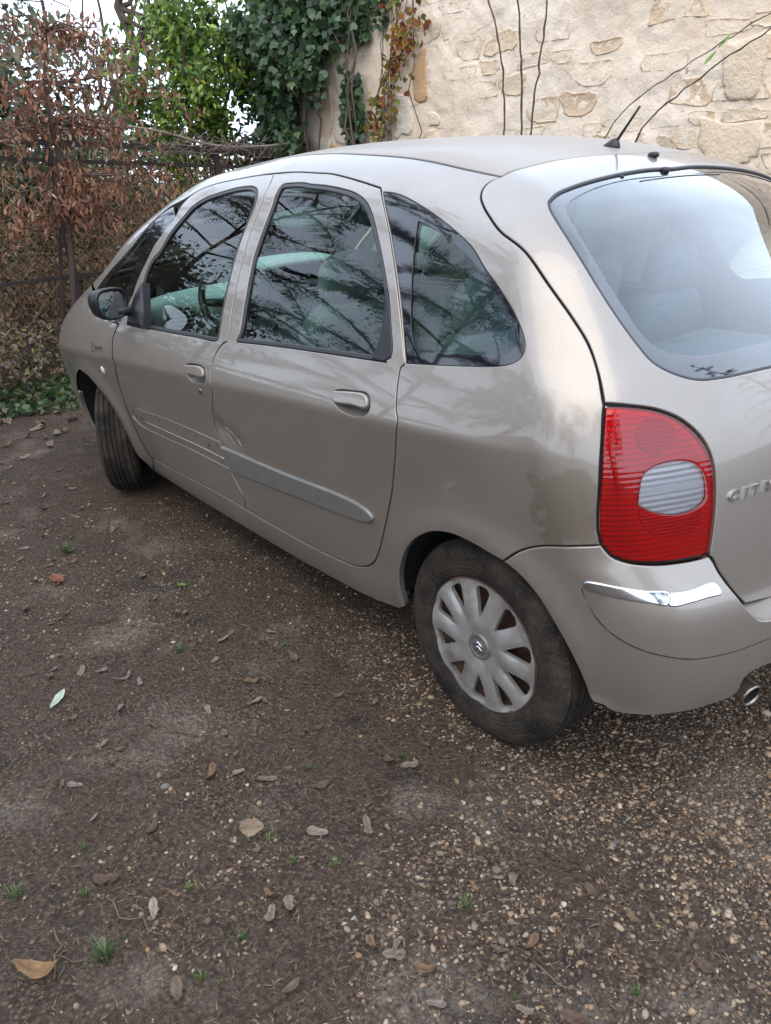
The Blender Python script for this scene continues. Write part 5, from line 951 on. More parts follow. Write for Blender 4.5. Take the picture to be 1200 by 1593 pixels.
for i,((x,y),L,W,c,cu,lab) in enumerate(SPEC):
    me=leaf_mesh('fallen_leaf',L,W,c,cu,0,50+i); put_leaf(me,x,y,[.3,-.9,1.2,-.4,.9,.2][i],1,(.9,.2) if i==2 else (R.uniform(-.2,.2),R.uniform(-.2,.2)),lab,lift=.03 if i==2 else .012)
def rand_seen(a,b,c,d):
    while True:
        x,y=R.uniform(a,b),R.uniform(c,d); dd=np.array([x,y])-CAMXY; az=math.degrees(math.atan2(dd[1],dd[0]))
        if (110<az<172): return x,y
for i in range(150):
    x,y=rand_seen(-1.2,3.6,-2.2,-.95); d=math.hypot(x-4.1,y+2.13)
    put_leaf(LV[R.randint(5)],x,y,R.uniform(0,6.3),R.uniform(.28,.8),(R.uniform(-.35,.35),R.uniform(-.35,.35)),'small dry brown leaf lying on the gravel','dry leaves scattered on the gravel')
for i in range(110):
    x,y=R.uniform(-2.9,-.9),R.uniform(-1.6,.0)
    put_leaf(LV[R.randint(5)],x,y,R.uniform(0,6.3),R.uniform(.8,1.5),(R.uniform(-.4,.4),R.uniform(-.4,.4)),'curled brown leaf in the drift at the foot of the fence','leaves drifted against the fence',.012)
# ---- twigs
def bent(p0,p1,k,n,seed):
    R=np.random.RandomState(seed); p0,p1=np.array(p0,float),np.array(p1,float); t=np.linspace(0,1,n)[:,None]; P=p0+(p1-p0)*t; P[1:-1]+=R.normal(0,k,(n-2,3))*np.linalg.norm(p1-p0); return P
def tint_tube(name,paths,col,mat=None,n=5):
    parts=[];
    for P,r in paths: parts.append(tube(P,r,n))
    V,f=merge(*parts); me=mesh(name,V,f); a=me.color_attributes.new('tint','FLOAT_COLOR','POINT'); R=np.random.RandomState(len(V)); c=np.ones((len(V),4),np.float32); c[:,:3]=np.array(col)*R.uniform(.8,1.15,(len(V),1)); a.data.foreach_set('color',c.ravel()); me.materials.append(mat or M_TWIG); return me
tw=[((2.60,-1.98),(2.73,-2.02),'thin bare twig beside the curled leaf in the corner'),((2.05,-1.52),(2.20,-1.44),'forked mossy twig on dark soil near the wheel'),((2.60,-1.86),(2.78,-1.80),'thin brown twig beside a tuft of grass'),((3.3,-1.25),(3.5,-1.22),'dark thin twig among pebbles at lower right'),((.35,-1.0),(.62,-1.13),'long thin dead stem trailing from the front tyre'),((1.6,-1.0),(1.8,-1.02),'short twig lying under the rear door')]
for i,(a,b,lab) in enumerate(tw):
    P=bent((*a,0),(*b,0),.05,7,i); P[:,2]=gz(P[:,0],P[:,1])+.008; paths=[(P,np.linspace(.0028,.0014,7))]
    if i in(0,1): Q=bent(P[3],P[3]+[.06,.05,.004],.05,4,i+40); paths.append((Q,.0012))
    tag(obj('twig',tint_tube('twig',paths,(.16,.115,.08))),lab,'twig')
for i in range(22):
    x,y=rand_seen(.2,3.6,-2.2,-1.0); a=R.uniform(0,6.3); L=R.uniform(.04,.12); P=bent((x,y,0),(x+L*math.cos(a),y+L*math.sin(a),0),.06,5,i+90); P[:,2]=gz(P[:,0],P[:,1])+.006
    tag(obj('twig',tint_tube('twig',[(P,.0013)],(.13,.09,.06))),'short thin twig lying loose on the gravel','twig','loose twigs on the gravel')
# ---- grass tufts
def tuft_mesh(n,h,seed,col):
    R=np.random.RandomState(seed); V=[];Fc=[];C=[]
    for k in range(n):
        a=R.uniform(0,6.3); r=R.uniform(0,.016); b=np.array([r*math.cos(a),r*math.sin(a),0]); a2=a+R.uniform(-.8,.8); hh=h*R.uniform(.5,1); out=hh*R.uniform(.2,.9); w=.0012
        s=np.array([-math.sin(a2),math.cos(a2),0])*w; m=b+np.array([math.cos(a2)*out*.4,math.sin(a2)*out*.4,hh*.7]); e=b+np.array([math.cos(a2)*out,math.sin(a2)*out,hh*R.uniform(.75,1.)]); i=len(V)
        V+=[b-s,b+s,m-s,m+s,e]; Fc+=[(i,i+1,i+3),(i,i+3,i+2),(i+2,i+3,i+4)]; c=np.array(col)*R.uniform(.7,1.3); C+=[c*.8,c*.8,c,c,c*1.15]
    return npmesh('grass_tuft',np.array(V),np.array(Fc),False,np.array(C))
TF=[tuft_mesh(26,.045,1,(.085,.17,.035)),tuft_mesh(16,.03,2,(.11,.19,.03)),tuft_mesh(34,.055,3,(.07,.14,.035))]
big=[((2.747,-1.916),2,1.1,'largest green grass tuft near the lower left corner'),((2.45,-2.02),0,.9,'green grass tuft at the left edge above the curled leaf'),((2.70,-1.48),1,.8,'small grass tuft just below the upright tan leaf'),((2.70,-1.70),1,.7,'small grass tuft next to the bark strip'),((3.17,-1.25),0,.7,'bright green grass tuft right of centre in the gravel'),((.62,-1.30),2,1.3,'wide grass tuft far left beside the reddish leaf'),((2.93,-1.78),1,.8,'grass tuft at the bottom edge left of centre'),((2.88,-1.40),1,.8,'grass tuft on the grey gravel patch at lower centre')]
for (x,y),k,s,lab in big:
    o=obj('grass_tuft',TF[k],M_LEAFG); o.location=(x,y,float(gz(x,y))-.002); o.scale=(s,s,s); o.rotation_euler=(0,0,x*7); tag(o,lab,'grass')
for i in range(30):
    x,y=rand_seen(.2,3.7,-2.2,-.95); 
    if x<2.2 and R.rand()<.4: continue
    o=obj('grass_tuft',TF[R.randint(3)],M_LEAFG); s=R.uniform(.3,.6); o.location=(x,y,float(gz(x,y))-.002); o.scale=(s,s,s); o.rotation_euler=(0,0,R.uniform(0,6)); tag(o,'tiny sprig of green grass growing in the gravel','grass','tiny grass sprigs in the gravel')
# ---- leaf clouds
def leafcloud(pos,size,col,seed,aspect=.5,nrm=None,droop=.3,fold=.25,shape='leaf',spread=1.):
    """many small folded leaves: pos (n,3)"""
    R=np.random.RandomState(seed); n=len(pos); L=size*R.uniform(.6,1.25,n)
    d=R.normal(0,1,(n,3)); d[:,2]-=droop*2
    d/=np.linalg.norm(d,axis=1)[:,None]
    up=R.normal(0,1,(n,3))*spread+ (np.array(nrm) if nrm is not None else np.array([0,0,1.]))*1.5
    s=np.cross(d,up); s/=np.linalg.norm(s,axis=1)[:,None]+1e-9; u=np.cross(s,d)
    if shape=='ivy': T=[(-.5,0,0),(-.42,-.36,.03),(-.05,-.5,.0),(.08,-.24,.03),(.5,0,-.06),(.08,.24,.03),(-.05,.5,.0),(-.42,.36,.03)]
    else: T=[(-.5,0,0),(-.15,-.5*aspect,fold*aspect*.5),(.2,-.42*aspect,fold*aspect*.4),(.5,0,-.08),(.2,.42*aspect,fold*aspect*.4),(-.15,.5*aspect,fold*aspect*.5)]
    T=np.array(T); V=pos[:,None]+L[:,None,None]*(T[None,:,0:1]*d[:,None]+T[None,:,1:2]*s[:,None]+T[None,:,2:3]*u[:,None])
    k=len(T); base=(np.arange(n)*k)[:,None]
    if shape=='ivy': f=np.array([(0,1,2,3),(0,3,4,4),(0,4,5,5),(0,5,6,7)]); tri=np.array([(0,1,2),(0,2,3),(0,3,4),(0,4,5),(0,5,6),(0,6,7)])
    else: tri=np.array([(0,1,2),(0,2,3),(0,3,4),(0,4,5)])
    Fc=(base[:,:,None]+tri[None]).reshape(-1,3); pal=np.array(col); c=pal[R.randint(0,len(pal),n)]*R.uniform(.65,1.25,(n,1))
    return V.reshape(-1,3),Fc,np.repeat(c,k,0)
def clumps(n,c,r,seed,k=14,cs=.28,shell=.6):
    """positions gathered in clumps on and in an ellipsoid"""
    R=np.random.RandomState(seed); d=R.normal(0,1,(k,3)); d/=np.linalg.norm(d,axis=1)[:,None]; rad=R.uniform(shell,1,(k,1)); cen=d*rad
    i=R.randint(0,k,n); e=R.normal(0,1,(n,3)); e/=np.linalg.norm(e,axis=1)[:,None]; p=cen[i]+e*(R.uniform(0,1,(n,1))**.5)*cs*R.uniform(.6,1.3,(k,1))[i]
    return np.array(c)+p*np.array(r)
def mk_foliage(name,parts,mat,parent=None):
    o=0;VV=[];FF=[];CC=[]
    for v,f,c in parts: VV.append(v);FF.append(f+o);CC.append(c);o+=len(v)
    return obj(name,npmesh(name,np.concatenate(VV),np.concatenate(FF),False,np.concatenate(CC)),mat,parent)
GRN=[(.045,.10,.022),(.07,.15,.03),(.035,.075,.02),(.11,.20,.04)]; IVY=[(.018,.048,.020),(.028,.07,.028),(.012,.032,.016),(.045,.095,.045)]; BRN=[(.27,.165,.115),(.36,.24,.17),(.19,.115,.08),(.46,.34,.25)]
# ---- stone wall
def wall_disp(x,z): return .030*(vnoise(x,z,2.3,61)-.5)+.018*(vnoise(x,z,7,62)-.5)+.010*(vnoise(x,z,21,63)-.5)+.005*(vnoise(x,z,60,64)-.5)
def wtop(x): return 3.02-.55*sst(-.9,1.7,x)
WX=np.arange(-3.3,4.6,.022); WZ=np.arange(-.1,3.02,.022); X,Z=np.meshgrid(WX,WZ,indexing='ij'); a,b=X.shape
Y=2.62-wall_disp(X,Z)-.10*sst(-2.15,-2.4,-(-X))*0; Z=np.minimum(Z,wtop(X)+.05*(vnoise(X,Z*0,3,65)-.5)); V=np.c_[X.ravel(),Y.ravel(),Z.ravel()]; ii,jj=np.meshgrid(np.arange(a-1),np.arange(b-1),indexing='ij'); q=(ii*b+jj).ravel(); Fq=np.c_[q,q+b,q+b+1,q+1]
def plaster_mat():
    t=NT('old_lime_render'); co=t.coord('Object'); n1=t.noise(1.7,6,.6,co); n2=t.noise(8,6,.65,co); n3=t.noise(45,4,.6,co)
    c=t.mix(t.rng(n1,.35,.65),(.72,.585,.45),(.82,.70,.57)); c=t.mix(t.rng(n2,.5,.72,0,.65),c,(.65,.50,.37)); c=t.mix(t.rng(t.noise(4.5,6,.7,co,.5),.60,.70,0,.55),c,(.52,.48,.42)); c=t.mix(t.rng(t.noise(19,5,.6,co),.66,.72,0,.8),c,(.22,.18,.14))
    t.set(Base_Color=c,Roughness=.93,Specular_IOR_Level=.2,Normal=t.bump(t.math('ADD',n2,n3),.35,.02)); return t.m
WALL=obj('stone_wall',npmesh('stone_wall',V,Fq,True),plaster_mat()); tag(WALL,'pale rubble stone wall with patchy lime render behind the car','wall')
V,f=box(.65,2.86,1.45,7.9,.42,3.1); V[:,2]=np.minimum(V[:,2],wtop(V[:,0])-.01); obj('wall_core',mesh('wall_core',V,f,False),WALL.data.materials[0],WALL)
def stone_mat(i,c1,c2):
    t=NT('wall_stone'); co=t.coord('Object'); n=t.noise(9,6,.65,co); n2=t.noise(50,4,.6,co)
    t.set(Base_Color=t.mix(t.rng(n,.3,.7),c1,c2),Roughness=.92,Specular_IOR_Level=.2,Normal=t.bump(t.math('ADD',n,n2),.5,.02)); return t.m
SM=[stone_mat(0,(.64,.48,.32),(.74,.60,.44)),stone_mat(1,(.66,.50,.35),(.58,.43,.29)),stone_mat(2,(.74,.60,.45),(.68,.54,.39)),stone_mat(3,(.52,.42,.31),(.66,.52,.38)),stone_mat(4,(.60,.38,.20),(.52,.34,.20)),stone_mat(5,(.78,.70,.58),(.68,.58,.46))]
RS=np.random.RandomState(77)
def stone(x,z,w,h,mi,proud=.010,sq=2.6):
    n=22; th=np.linspace(0,2*np.pi,n,endpoint=False); sg=lambda t,p:np.sign(t)*np.abs(t)**p; ph1,ph2=RS.uniform(0,6.3,2)
    r=1+.16*np.sin(2*th+ph1)*RS.rand()+.13*np.sin(3*th+ph2)+RS.uniform(-.12,.12,n)
    ox,oz=sg(np.cos(th),2/sq)*r*w/2,sg(np.sin(th),2/sq)*r*h/2
    V=[];
    for k,d in ((1.,-.02),(.97,proud*.4),(.88,proud*.9),(.6,proud*1.05)): 
        px,pz=x+ox*k,z+oz*k; V.append(np.c_[px,2.62-wall_disp(px,pz)*.75-.004-d-RS.uniform(0,.004,n),pz])
    V.append(np.array([[x,2.62-wall_disp(np.array([x]),np.array([z]))[0]*.75-.004-proud*1.05,z]])); V=np.concatenate(V)
    Fc=[(j*n+i,j*n+(i+1)%n,(j+1)*n+(i+1)%n,(j+1)*n+i) for j in range(3) for i in range(n)]+[(3*n+i,3*n+(i+1)%n,4*n) for i in range(n)]
    obj('stone',mesh('stone',V,[q[::-1] for q in Fc]),SM[mi],WALL)
z=1.0
while z<2.95:
    h=RS.uniform(.09,.20); x=-2.2+RS.uniform(0,.2)
    while x<4.3:
        w=RS.uniform(.12,.42)
        m_=vnoise(np.array([x+w/2]),np.array([z]),1.3,88)[0]*.6+RS.rand()*.4
        if m_>.50 and z+h<wtop(x+w)-.03: stone(x+w/2,z+h/2+RS.uniform(-.012,.012),w*.94,h*RS.uniform(.7,.92),RS.choice([0,1,2,3],p=[.27,.15,.48,.10]),RS.uniform(-.011,-.003),RS.uniform(2.6,5))
        x+=w
    z+=h
for (x,z,w,h,mi) in ((-1.32,2.18,.16,.34,4),(-1.62,2.45,.24,.30,2),(-1.18,1.88,.12,.10,5),(-1.20,1.76,.15,.10,2),(-1.55,1.92,.22,.30,5),(1.42,1.96,.26,.30,2),(1.38,1.58,.34,.26,2),(-2.45,1.95,.20,.36,5),(-2.68,2.05,.2,.5,0),(-2.5,1.6,.3,.3,4),(-2.75,1.72,.25,.25,5),(-2.40,2.25,.16,.2,5),(-2.62,1.62,.18,.2,3)): stone(x,z,w,h,mi,.006,5)
# ---- climbers on the wall
IV=empty('ivy',(-3.0,2.4,0)); tag(IV,'thick dark green ivy smothering the left end of the stone wall','ivy')
def rel(o,v): return v
R2=np.random.RandomState(8)
pos=np.vstack([clumps(4200,(-2.75,2.40,2.75),(.75,.22,.95),3,26,.34,.2),clumps(4200,(-3.05,2.3,2.35),(.55,.36,.85),4,26,.34,.25),clumps(500,(-1.95,2.55,2.75),(.32,.05,.7),5,12,.3,.1),clumps(420,(-2.12,2.52,2.05),(.16,.06,.55),15,14,.4,.1)])
pos=pos[~((pos[:,0]>-2.85)&(pos[:,0]<-2.28)&(pos[:,2]<2.22)&(R2.rand(len(pos))<.9))]
iv=mk_foliage('foliage',[leafcloud(pos-np.array([-3.,2.4,0]),.066,[(.030,.070,.026),(.045,.10,.035),(.02,.05,.022),(.07,.13,.05),(.09,.15,.05)],6,shape='ivy',nrm=(.7,-.8,.4),droop=.5,spread=.6)],M_LEAFG,IV)
paths=[]
for k in range(16):
    x=R2.uniform(-3.5,-2.0); P=bent((x,2.5,1.2),(x+R2.uniform(-.5,.3),2.45,3.1),.03,9,k+200)-np.array([-3.,2.4,0]); paths.append((P,np.linspace(.014,.005,9)))
obj('stems',tint_tube('stems',paths,(.14,.11,.09)),None,IV)['kind']='stuff'
CRP=empty('creeper',(-1.5,2.5,1.5)); tag(CRP,'thin climbing creeper with red and yellow autumn leaves on the wall','creeper')
ks=[((-1.29,2.55),40),((-1.40,2.42),60),((-1.55,2.25),45),((-1.68,2.05),40),((-1.75,1.90),60),((-1.5,2.7),35)]
pp=np.vstack([np.c_[R2.normal(x,.09,n),R2.normal(2.53,.03,n),R2.normal(z,.09,n)] for (x,z),n in ks])
mk_foliage('leaves',[leafcloud(pp-np.array([-1.5,2.5,1.5]),.055,[(.20,.16,.03),(.30,.10,.03),(.14,.20,.04),(.34,.22,.04),(.22,.06,.03)],17,shape='ivy',nrm=(.4,-1,.2),droop=.6)],M_LEAFB,CRP)
paths=[]
for k in range(9):
    P=bent((R2.uniform(-2.,-1.5),2.5,1.3),(R2.uniform(-1.75,-1.2),2.53,3.0),.035,8,k+260)-np.array([-1.5,2.5,1.5]); paths.append((P,np.linspace(.006,.003,8)))
obj('stems',tint_tube('stems',paths,(.15,.11,.08)),None,CRP)['kind']='stuff'
# three straight shoots and two leaning vines in front of the wall
for i,(p0,p1,p2,r,lab) in enumerate([((-.20,2.30,.0),(-.20,2.40,1.75),(-.45,2.40,2.75),.0075,'bare shoot bending left at its top, leftmost of three'),((-.02,2.30,.0),(-.02,2.38,1.75),(-.13,2.40,2.75),.0085,'bare straight shoot in the middle of three before the wall'),((.08,2.30,.0),(.07,2.38,1.75),(.20,2.40,2.75),.0075,'bare shoot leaning right, rightmost of three before the wall'),((.75,2.1,.0),(1.1,2.12,1.62),(1.80,2.27,2.10),.0055,'long thin bare vine slanting up to the right over the wall'),((.60,2.15,.0),(.85,2.18,1.66),(1.75,2.35,2.18),.0038,'thinner pale vine with two green leaves slanting up to the right')]):
    P=crom(np.array([p0,p1,(np.array(p1)+np.array(p2))/2+[(.06 if i==0 else .02),0,.06],p2]),.06); P=P+np.random.RandomState(i).normal(0,.004,P.shape)
    root=empty('shoot',p0); rr=np.linspace(r*1.15,r*.7,len(P)); rr[::4]*=1.28
    obj('stem',tint_tube('stem',[(P-np.array(p0),rr)],(.11,.085,.065)),None,root); tag(root,lab,'shoot')
    if i==4:
        pl=np.array([(1.47,2.30,2.06),(1.41,2.28,1.99)])-np.array(p0)
        for q in pl: mk_foliage('leaf',[leafcloud(q[None],.09,[(.20,.34,.07)],3,shape='ivy',nrm=(.5,-1,.2))],M_LEAFG,root)
# ---- laurel bush beyond the fence
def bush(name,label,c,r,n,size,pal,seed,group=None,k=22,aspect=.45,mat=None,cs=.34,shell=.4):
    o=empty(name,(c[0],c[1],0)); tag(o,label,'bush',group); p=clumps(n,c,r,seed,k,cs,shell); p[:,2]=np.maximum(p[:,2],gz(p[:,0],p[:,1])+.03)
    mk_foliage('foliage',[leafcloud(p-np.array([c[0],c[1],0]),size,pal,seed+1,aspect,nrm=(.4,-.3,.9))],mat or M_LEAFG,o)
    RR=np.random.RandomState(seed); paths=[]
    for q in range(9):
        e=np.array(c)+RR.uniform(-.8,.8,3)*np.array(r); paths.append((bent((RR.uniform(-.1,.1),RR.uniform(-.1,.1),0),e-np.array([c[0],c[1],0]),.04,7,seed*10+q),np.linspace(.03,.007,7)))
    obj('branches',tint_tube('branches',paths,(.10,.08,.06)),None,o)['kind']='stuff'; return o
bush('laurel_bush','bright green laurel bush behind the fence left of the ivy',(-3.95,1.95,2.3),(.85,.62,1.15),8500,.075,[(.10,.19,.025),(.15,.26,.035),(.06,.12,.02),(.21,.32,.045),(.28,.36,.05)],71,k=40)
bush('undergrowth_bush','low green undergrowth bush on the bank behind the fence',(-5.6,1.6,1.6),(1.1,1.5,.75),2600,.08,[(.05,.09,.03),(.08,.12,.04),(.10,.11,.05)],73)
bush('undergrowth_bush','dull green bush on the bank at the far left',(-6.4,-.6,1.9),(1.2,1.5,.95),2600,.09,[(.05,.08,.03),(.09,.12,.045),(.12,.10,.05)],75)
bush('distant_bush','pale green bush far beyond the brown leaves',(-9.5,1.5,2.6),(1.6,2.2,1.3),2600,.13,[(.10,.14,.06),(.14,.17,.08),(.16,.14,.08)],77)
bush('holly_bush','dark evergreen bush filling the corner between fence and wall',(-3.55,2.55,1.25),(.75,.6,1.05),5200,.10,IVY,79,cs=.5,shell=.1)
bush('hedge_bush','tall olive hedge behind the coppery sapling',(-7.6,.9,2.4),(1.3,2.2,1.35),7000,.15,[(.08,.11,.045),(.11,.13,.05),(.14,.12,.06),(.16,.11,.07)],81,cs=.5,shell=.1)
bush('hedge_bush','tall brownish hedge at the left edge of view',(-6.2,-2.2,2.3),(1.2,1.6,1.2),5000,.13,[(.13,.09,.05),(.16,.11,.07),(.10,.11,.05)],83,cs=.5,shell=.1)
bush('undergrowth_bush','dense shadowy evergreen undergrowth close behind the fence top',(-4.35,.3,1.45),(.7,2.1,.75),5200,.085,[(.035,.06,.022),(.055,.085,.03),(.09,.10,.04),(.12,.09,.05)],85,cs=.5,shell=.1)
# leaf litter on the bank
RB_=np.random.RandomState(44); p=np.c_[RB_.uniform(-6.5,-3.1,5200),RB_.uniform(-3.5,2.6,5200)]; p3=np.c_[p,gz(p[:,0],p[:,1])+RB_.uniform(.0,.03,len(p))]
tag(mk_foliage('bank_litter',[leafcloud(p3,.10,[(.58,.45,.38),(.48,.36,.29),(.62,.52,.45),(.34,.25,.19)],45,.55,nrm=(0,0,2.),droop=0)],M_LEAFB),'pale fallen leaves covering the bank behind the fence','leaf litter',kind='stuff')
# ---- iron fence
FE=empty('iron_fence',(-2.9,1,0)); tag(FE,'rusty iron fence with diamond wire mesh in front of the car','fence')
M_IRON=simple('rusty_iron',(.055,.042,.036),.85,.3,.5,40,bump=.4)
def ftop(y): return 1.88-.065*(y+.27)
def part(name,v,f,par,mat,org): obj(name,mesh(name,np.asarray(v)-np.array(org),f,False),mat,par)
org=(-2.9,1,0)
for y in (-2.8,-1.35,.10,1.55,2.5):
    v,f=box(-2.9,y,ftop(y)/2,.045,.05,ftop(y)+.03); part('post',v,f,FE,M_IRON,org)
for dz,t in ((0,.045),(-.13,.03)):
    v,f=box(-2.9,-.15,0,.03,5.4,t); v[:,2]+=ftop(v[:,1])+dz; part('rail',v,f,FE,M_IRON,org)
v,f=box(-2.9,-.15,.84,.03,5.4,.03); part('rail',v,f,FE,M_IRON,org)
v,f=tube([(-2.86,.12,1.75),(-2.80,.02,1.2),(-2.74,-.12,.45)],.016,6); part('brace',v,f,FE,M_IRON,org)
parts=[];S=.085
for s in (1,-1):
    for y0 in np.arange(-5.,5.,S):
        y=np.array([y0,y0+s*1.7]); zz=np.array([.05,1.75]); lo,hi=-2.8,2.55
        if max(y)<lo or min(y)>hi: continue
        tt=np.linspace(0,1,8); yy=y0+s*1.7*tt; z_=.05+1.7*tt; ok=(yy>lo)&(yy<hi)&(z_<ftop(yy))
        if ok.sum()<2: continue
        P=np.c_[np.full(8,-2.9+s*.003),yy,z_][ok]; parts.append(tube(P,.0026,3,cap=False))
v,f=merge(*parts); o=obj('wire_mesh',mesh('wire_mesh',v-np.array(org),f,False),M_IRON,FE); o['kind']='stuff'
# ---- brambles and dead leaves woven through the fence
RT=np.random.RandomState(19); n=11000
yy=RT.uniform(-3.,2.5,n); zz=np.abs(RT.beta(1.5,1.4,n))*1.72; xx=-2.98-RT.beta(1.1,2.2,n)*1.0
k=vnoise(yy,zz,2.6,91)*.65+vnoise(yy,zz,8,92)*.35; keep=(k+.18*(zz/1.7)>.47)|(RT.rand(n)<.14); P=np.c_[xx,yy,zz+gz(xx,yy)*.7][keep]
mk=mk_foliage('bramble_thicket',[leafcloud(P,.046,[(.42,.25,.13),(.52,.34,.19),(.32,.18,.09),(.46,.25,.14),(.27,.18,.08)],93,.42,droop=.6,fold=.6)],M_LEAFB); 
tag(mk,'tangle of dead brown leaves growing through the wire fence','thicket',kind='stuff')
paths=[]
for q in range(620):
    y=RT.uniform(-3,2.5); x=-2.95-RT.rand()*.8; L=RT.uniform(.4,1.5); a=RT.normal(1.57,.75); paths.append((bent((x,y,RT.uniform(0,1.2)),(x+RT.uniform(-.15,.2),y+L*math.cos(a),min(1.95,RT.uniform(.1,1.)+L*abs(math.sin(a)))),.06,6,q+700),RT.uniform(.0016,.0042)))
tag(obj('dead_stems',tint_tube('dead_stems',paths,(.34,.24,.15),n=4)),'thin dead stems tangled in the fence','stems',kind='stuff')
paths=[]
for q in range(60):
    y=RT.uniform(.9,2.4); paths.append((bent((-2.85+RT.uniform(-.1,.1),y,ftop(y)+RT.uniform(-.05,.02)),(-2.85+RT.uniform(-.2,.2),y+RT.uniform(-.5,.5),ftop(y)+RT.uniform(-.05,.12)),.12,7,q+1200),.0035))
tag(obj('vine_tangle',tint_tube('vine_tangle',paths,(.23,.18,.15),n=4)),'grey leafless vine tangle draped along the fence top','vine',kind='stuff')
P=crom(np.array([(-2.83,-.3,1.86),(-2.82,.6,1.96),(-2.83,1.0,1.92),(-2.83,1.5,1.80),(-2.84,2.0,1.78),(-2.85,2.3,1.80)]),.05); tag(obj('long_vine',tint_tube('long_vine',[(P,.011)],(.30,.25,.20))),'one thick pale vine stem sagging along the fence top','vine')
# ---- ground ivy, grass and litter at the foot of the fence
p=np.c_[RT.uniform(-2.9,-1.6,1500),RT.uniform(-1.6,.3,1500)]; p=p[vnoise(p[:,0],p[:,1],2.4,95)+(-2.0-p[:,0])*.45>.50]; p3=np.c_[p,gz(p[:,0],p[:,1])+RT.uniform(.01,.07,len(p))]
tag(mk_foliage('ground_ivy',[leafcloud(p3,.055,[(.03,.075,.03),(.05,.10,.035),(.10,.13,.04)],96,shape='ivy',nrm=(0,0,1.5),droop=0)],M_LEAFG),'low ivy and weeds along the foot of the fence','ground cover',kind='stuff')
p=np.c_[RT.uniform(-2.8,-2.45,700),RT.uniform(-1.4,.4,700)]; p3=np.c_[p,RT.uniform(.08,.55,700)]
tag(mk_foliage('weeds',[leafcloud(p3,.05,[(.16,.16,.04),(.20,.18,.05),(.10,.12,.04)],98,.4)],M_LEAFG),'yellowish weeds standing along the fence','weeds',kind='stuff')
# ---- brown-leaved sapling at the fence
SA=empty('beech_sapling',(-2.62,-.12,0)); tag(SA,'young tree holding its dry coppery leaves at the fence','tree'); o3=np.array([-2.62,-.12,0])
tp_=bent((-2.62,-.12,0),(-2.25,.04,2.9),.012,10,300); obj('trunk',tint_tube('trunk',[(tp_-o3,np.linspace(.03,.010,10))],(.10,.075,.06),n=7),None,SA)
paths=[];LP=[]
for q in range(80):
    t=RT.uniform(.45,1); b=tp_[int(t*9)]; a=RT.uniform(-1.5,1.6); L=RT.uniform(.35,1.15); e=b+np.array([RT.uniform(-.35,.35),L*math.sin(a)*1.0+.15,RT.uniform(-.15,.22)]); P=bent(b,e,.05,7,q+320); P[:,2]-=.12*np.linspace(0,1,7)**2; paths.append((P-o3,np.linspace(.007,.002,7)))
    for w in range(32):
        s=RT.uniform(.25,1); i=min(5,int(s*6)); c=P[i]+(P[i+1]-P[i])*RT.rand(); LP.append(c+RT.normal(0,.045,3)+[0,0,-.03])
obj('branches',tint_tube('branches',paths,(.13,.09,.07),n=4),None,SA)['kind']='stuff'
mk_foliage('crown',[leafcloud(np.array(LP)-o3,.060,[(.32,.14,.085),(.42,.205,.125),(.24,.105,.065),(.46,.27,.18)],330,.32,droop=.9,fold=.5)],M_LEAFB,SA)
# ---- conifers and trees
def conifer(name,label,base,H,rad,z0,nb,seed,pal,nl=70,ln=.16,trunk_r=.16,cat='tree',group=None):
    o=empty(name,base); tag(o,label,cat,group); RR=np.random.RandomState(seed); T=bent((0,0,0),(RR.uniform(-.2,.2),RR.uniform(-.2,.2),H),.004,12,seed)
    obj('trunk',tint_tube('trunk',[(T,np.linspace(trunk_r,.02,12))],(.09,.07,.055),n=8),None,o); br=[];Vn=[];Fn=[];Cn=[];off=0
    for b in range(nb):
        z=z0+(H-z0)*(b+.5)/nb; r=rad*(1-(z-z0)/(H-z0))**.8*RR.uniform(.75,1.1)+.25; a=b*2.4+RR.uniform(-.4,.4)
        P=np.array([(r*s*math.cos(a),r*s*math.sin(a),z+.18*r*math.sin(s*2.)-.30*r*s*s) for s in np.linspace(0,1,8)]); br.append((P,np.linspace(.03,.005,8)))
        m=int(nl*r); s=RR.uniform(.12,1,m); i=np.minimum((s*7).astype(int),6); c=P[i]+(P[i+1]-P[i])*((s*7)-i)[:,None]
        side=np.where(RR.rand(m)<.5,-1,1); dirv=np.c_[math.cos(a)*.6-side*math.sin(a),math.sin(a)*.6+side*math.cos(a),RR.normal(-.12,.12,m)]; dirv/=np.linalg.norm(dirv,axis=1)[:,None]
        L=ln*(1.3-s)*r**.5*RR.uniform(.6,1.5,m)*1.6; e=c+dirv*L[:,None]
        # each spray: a feather of short blades
        for h in range(5):
            f0=.1+.18*h; cc=c+dirv*(L*f0)[:,None]
            for sd in (-1,1):
                pv=np.c_[dirv[:,0]*.7-sd*dirv[:,1]*.7,dirv[:,1]*.7+sd*dirv[:,0]*.7,dirv[:,2]-.12]; tip=cc+pv*(.075*RR.uniform(.7,1.2,m)*(1.15-f0*.6))[:,None]; w=np.cross(pv,[0,0,1.])*.012+np.c_[0*s,0*s,RR.uniform(-.006,.006,m)]
                Vn.append(np.stack([cc-w,cc+w,tip],1).reshape(-1,3)); Fn.append(np.arange(m*3).reshape(-1,3)+off); off+=m*3; col=np.array(pal)[RR.randint(0,len(pal),m)]*RR.uniform(.6,1.2,(m,1)); Cn.append(np.repeat(col,3,0))
    obj('branches',tint_tube('branches',br,(.09,.07,.05),n=5),None,o)['kind']='stuff'
    obj('crown',npmesh('crown',np.concatenate(Vn),np.concatenate(Fn),False,np.concatenate(Cn)),M_NEEDLE,o); return o
FIRC=[(.018,.045,.028),(.028,.062,.034),(.012,.030,.020)]
conifer('fir_tree','dark fir whose drooping boughs show at top left and in the side windows',(-6.6,-3.4,0),11,3.8,2.4,36,401,FIRC,48,.2,.045)
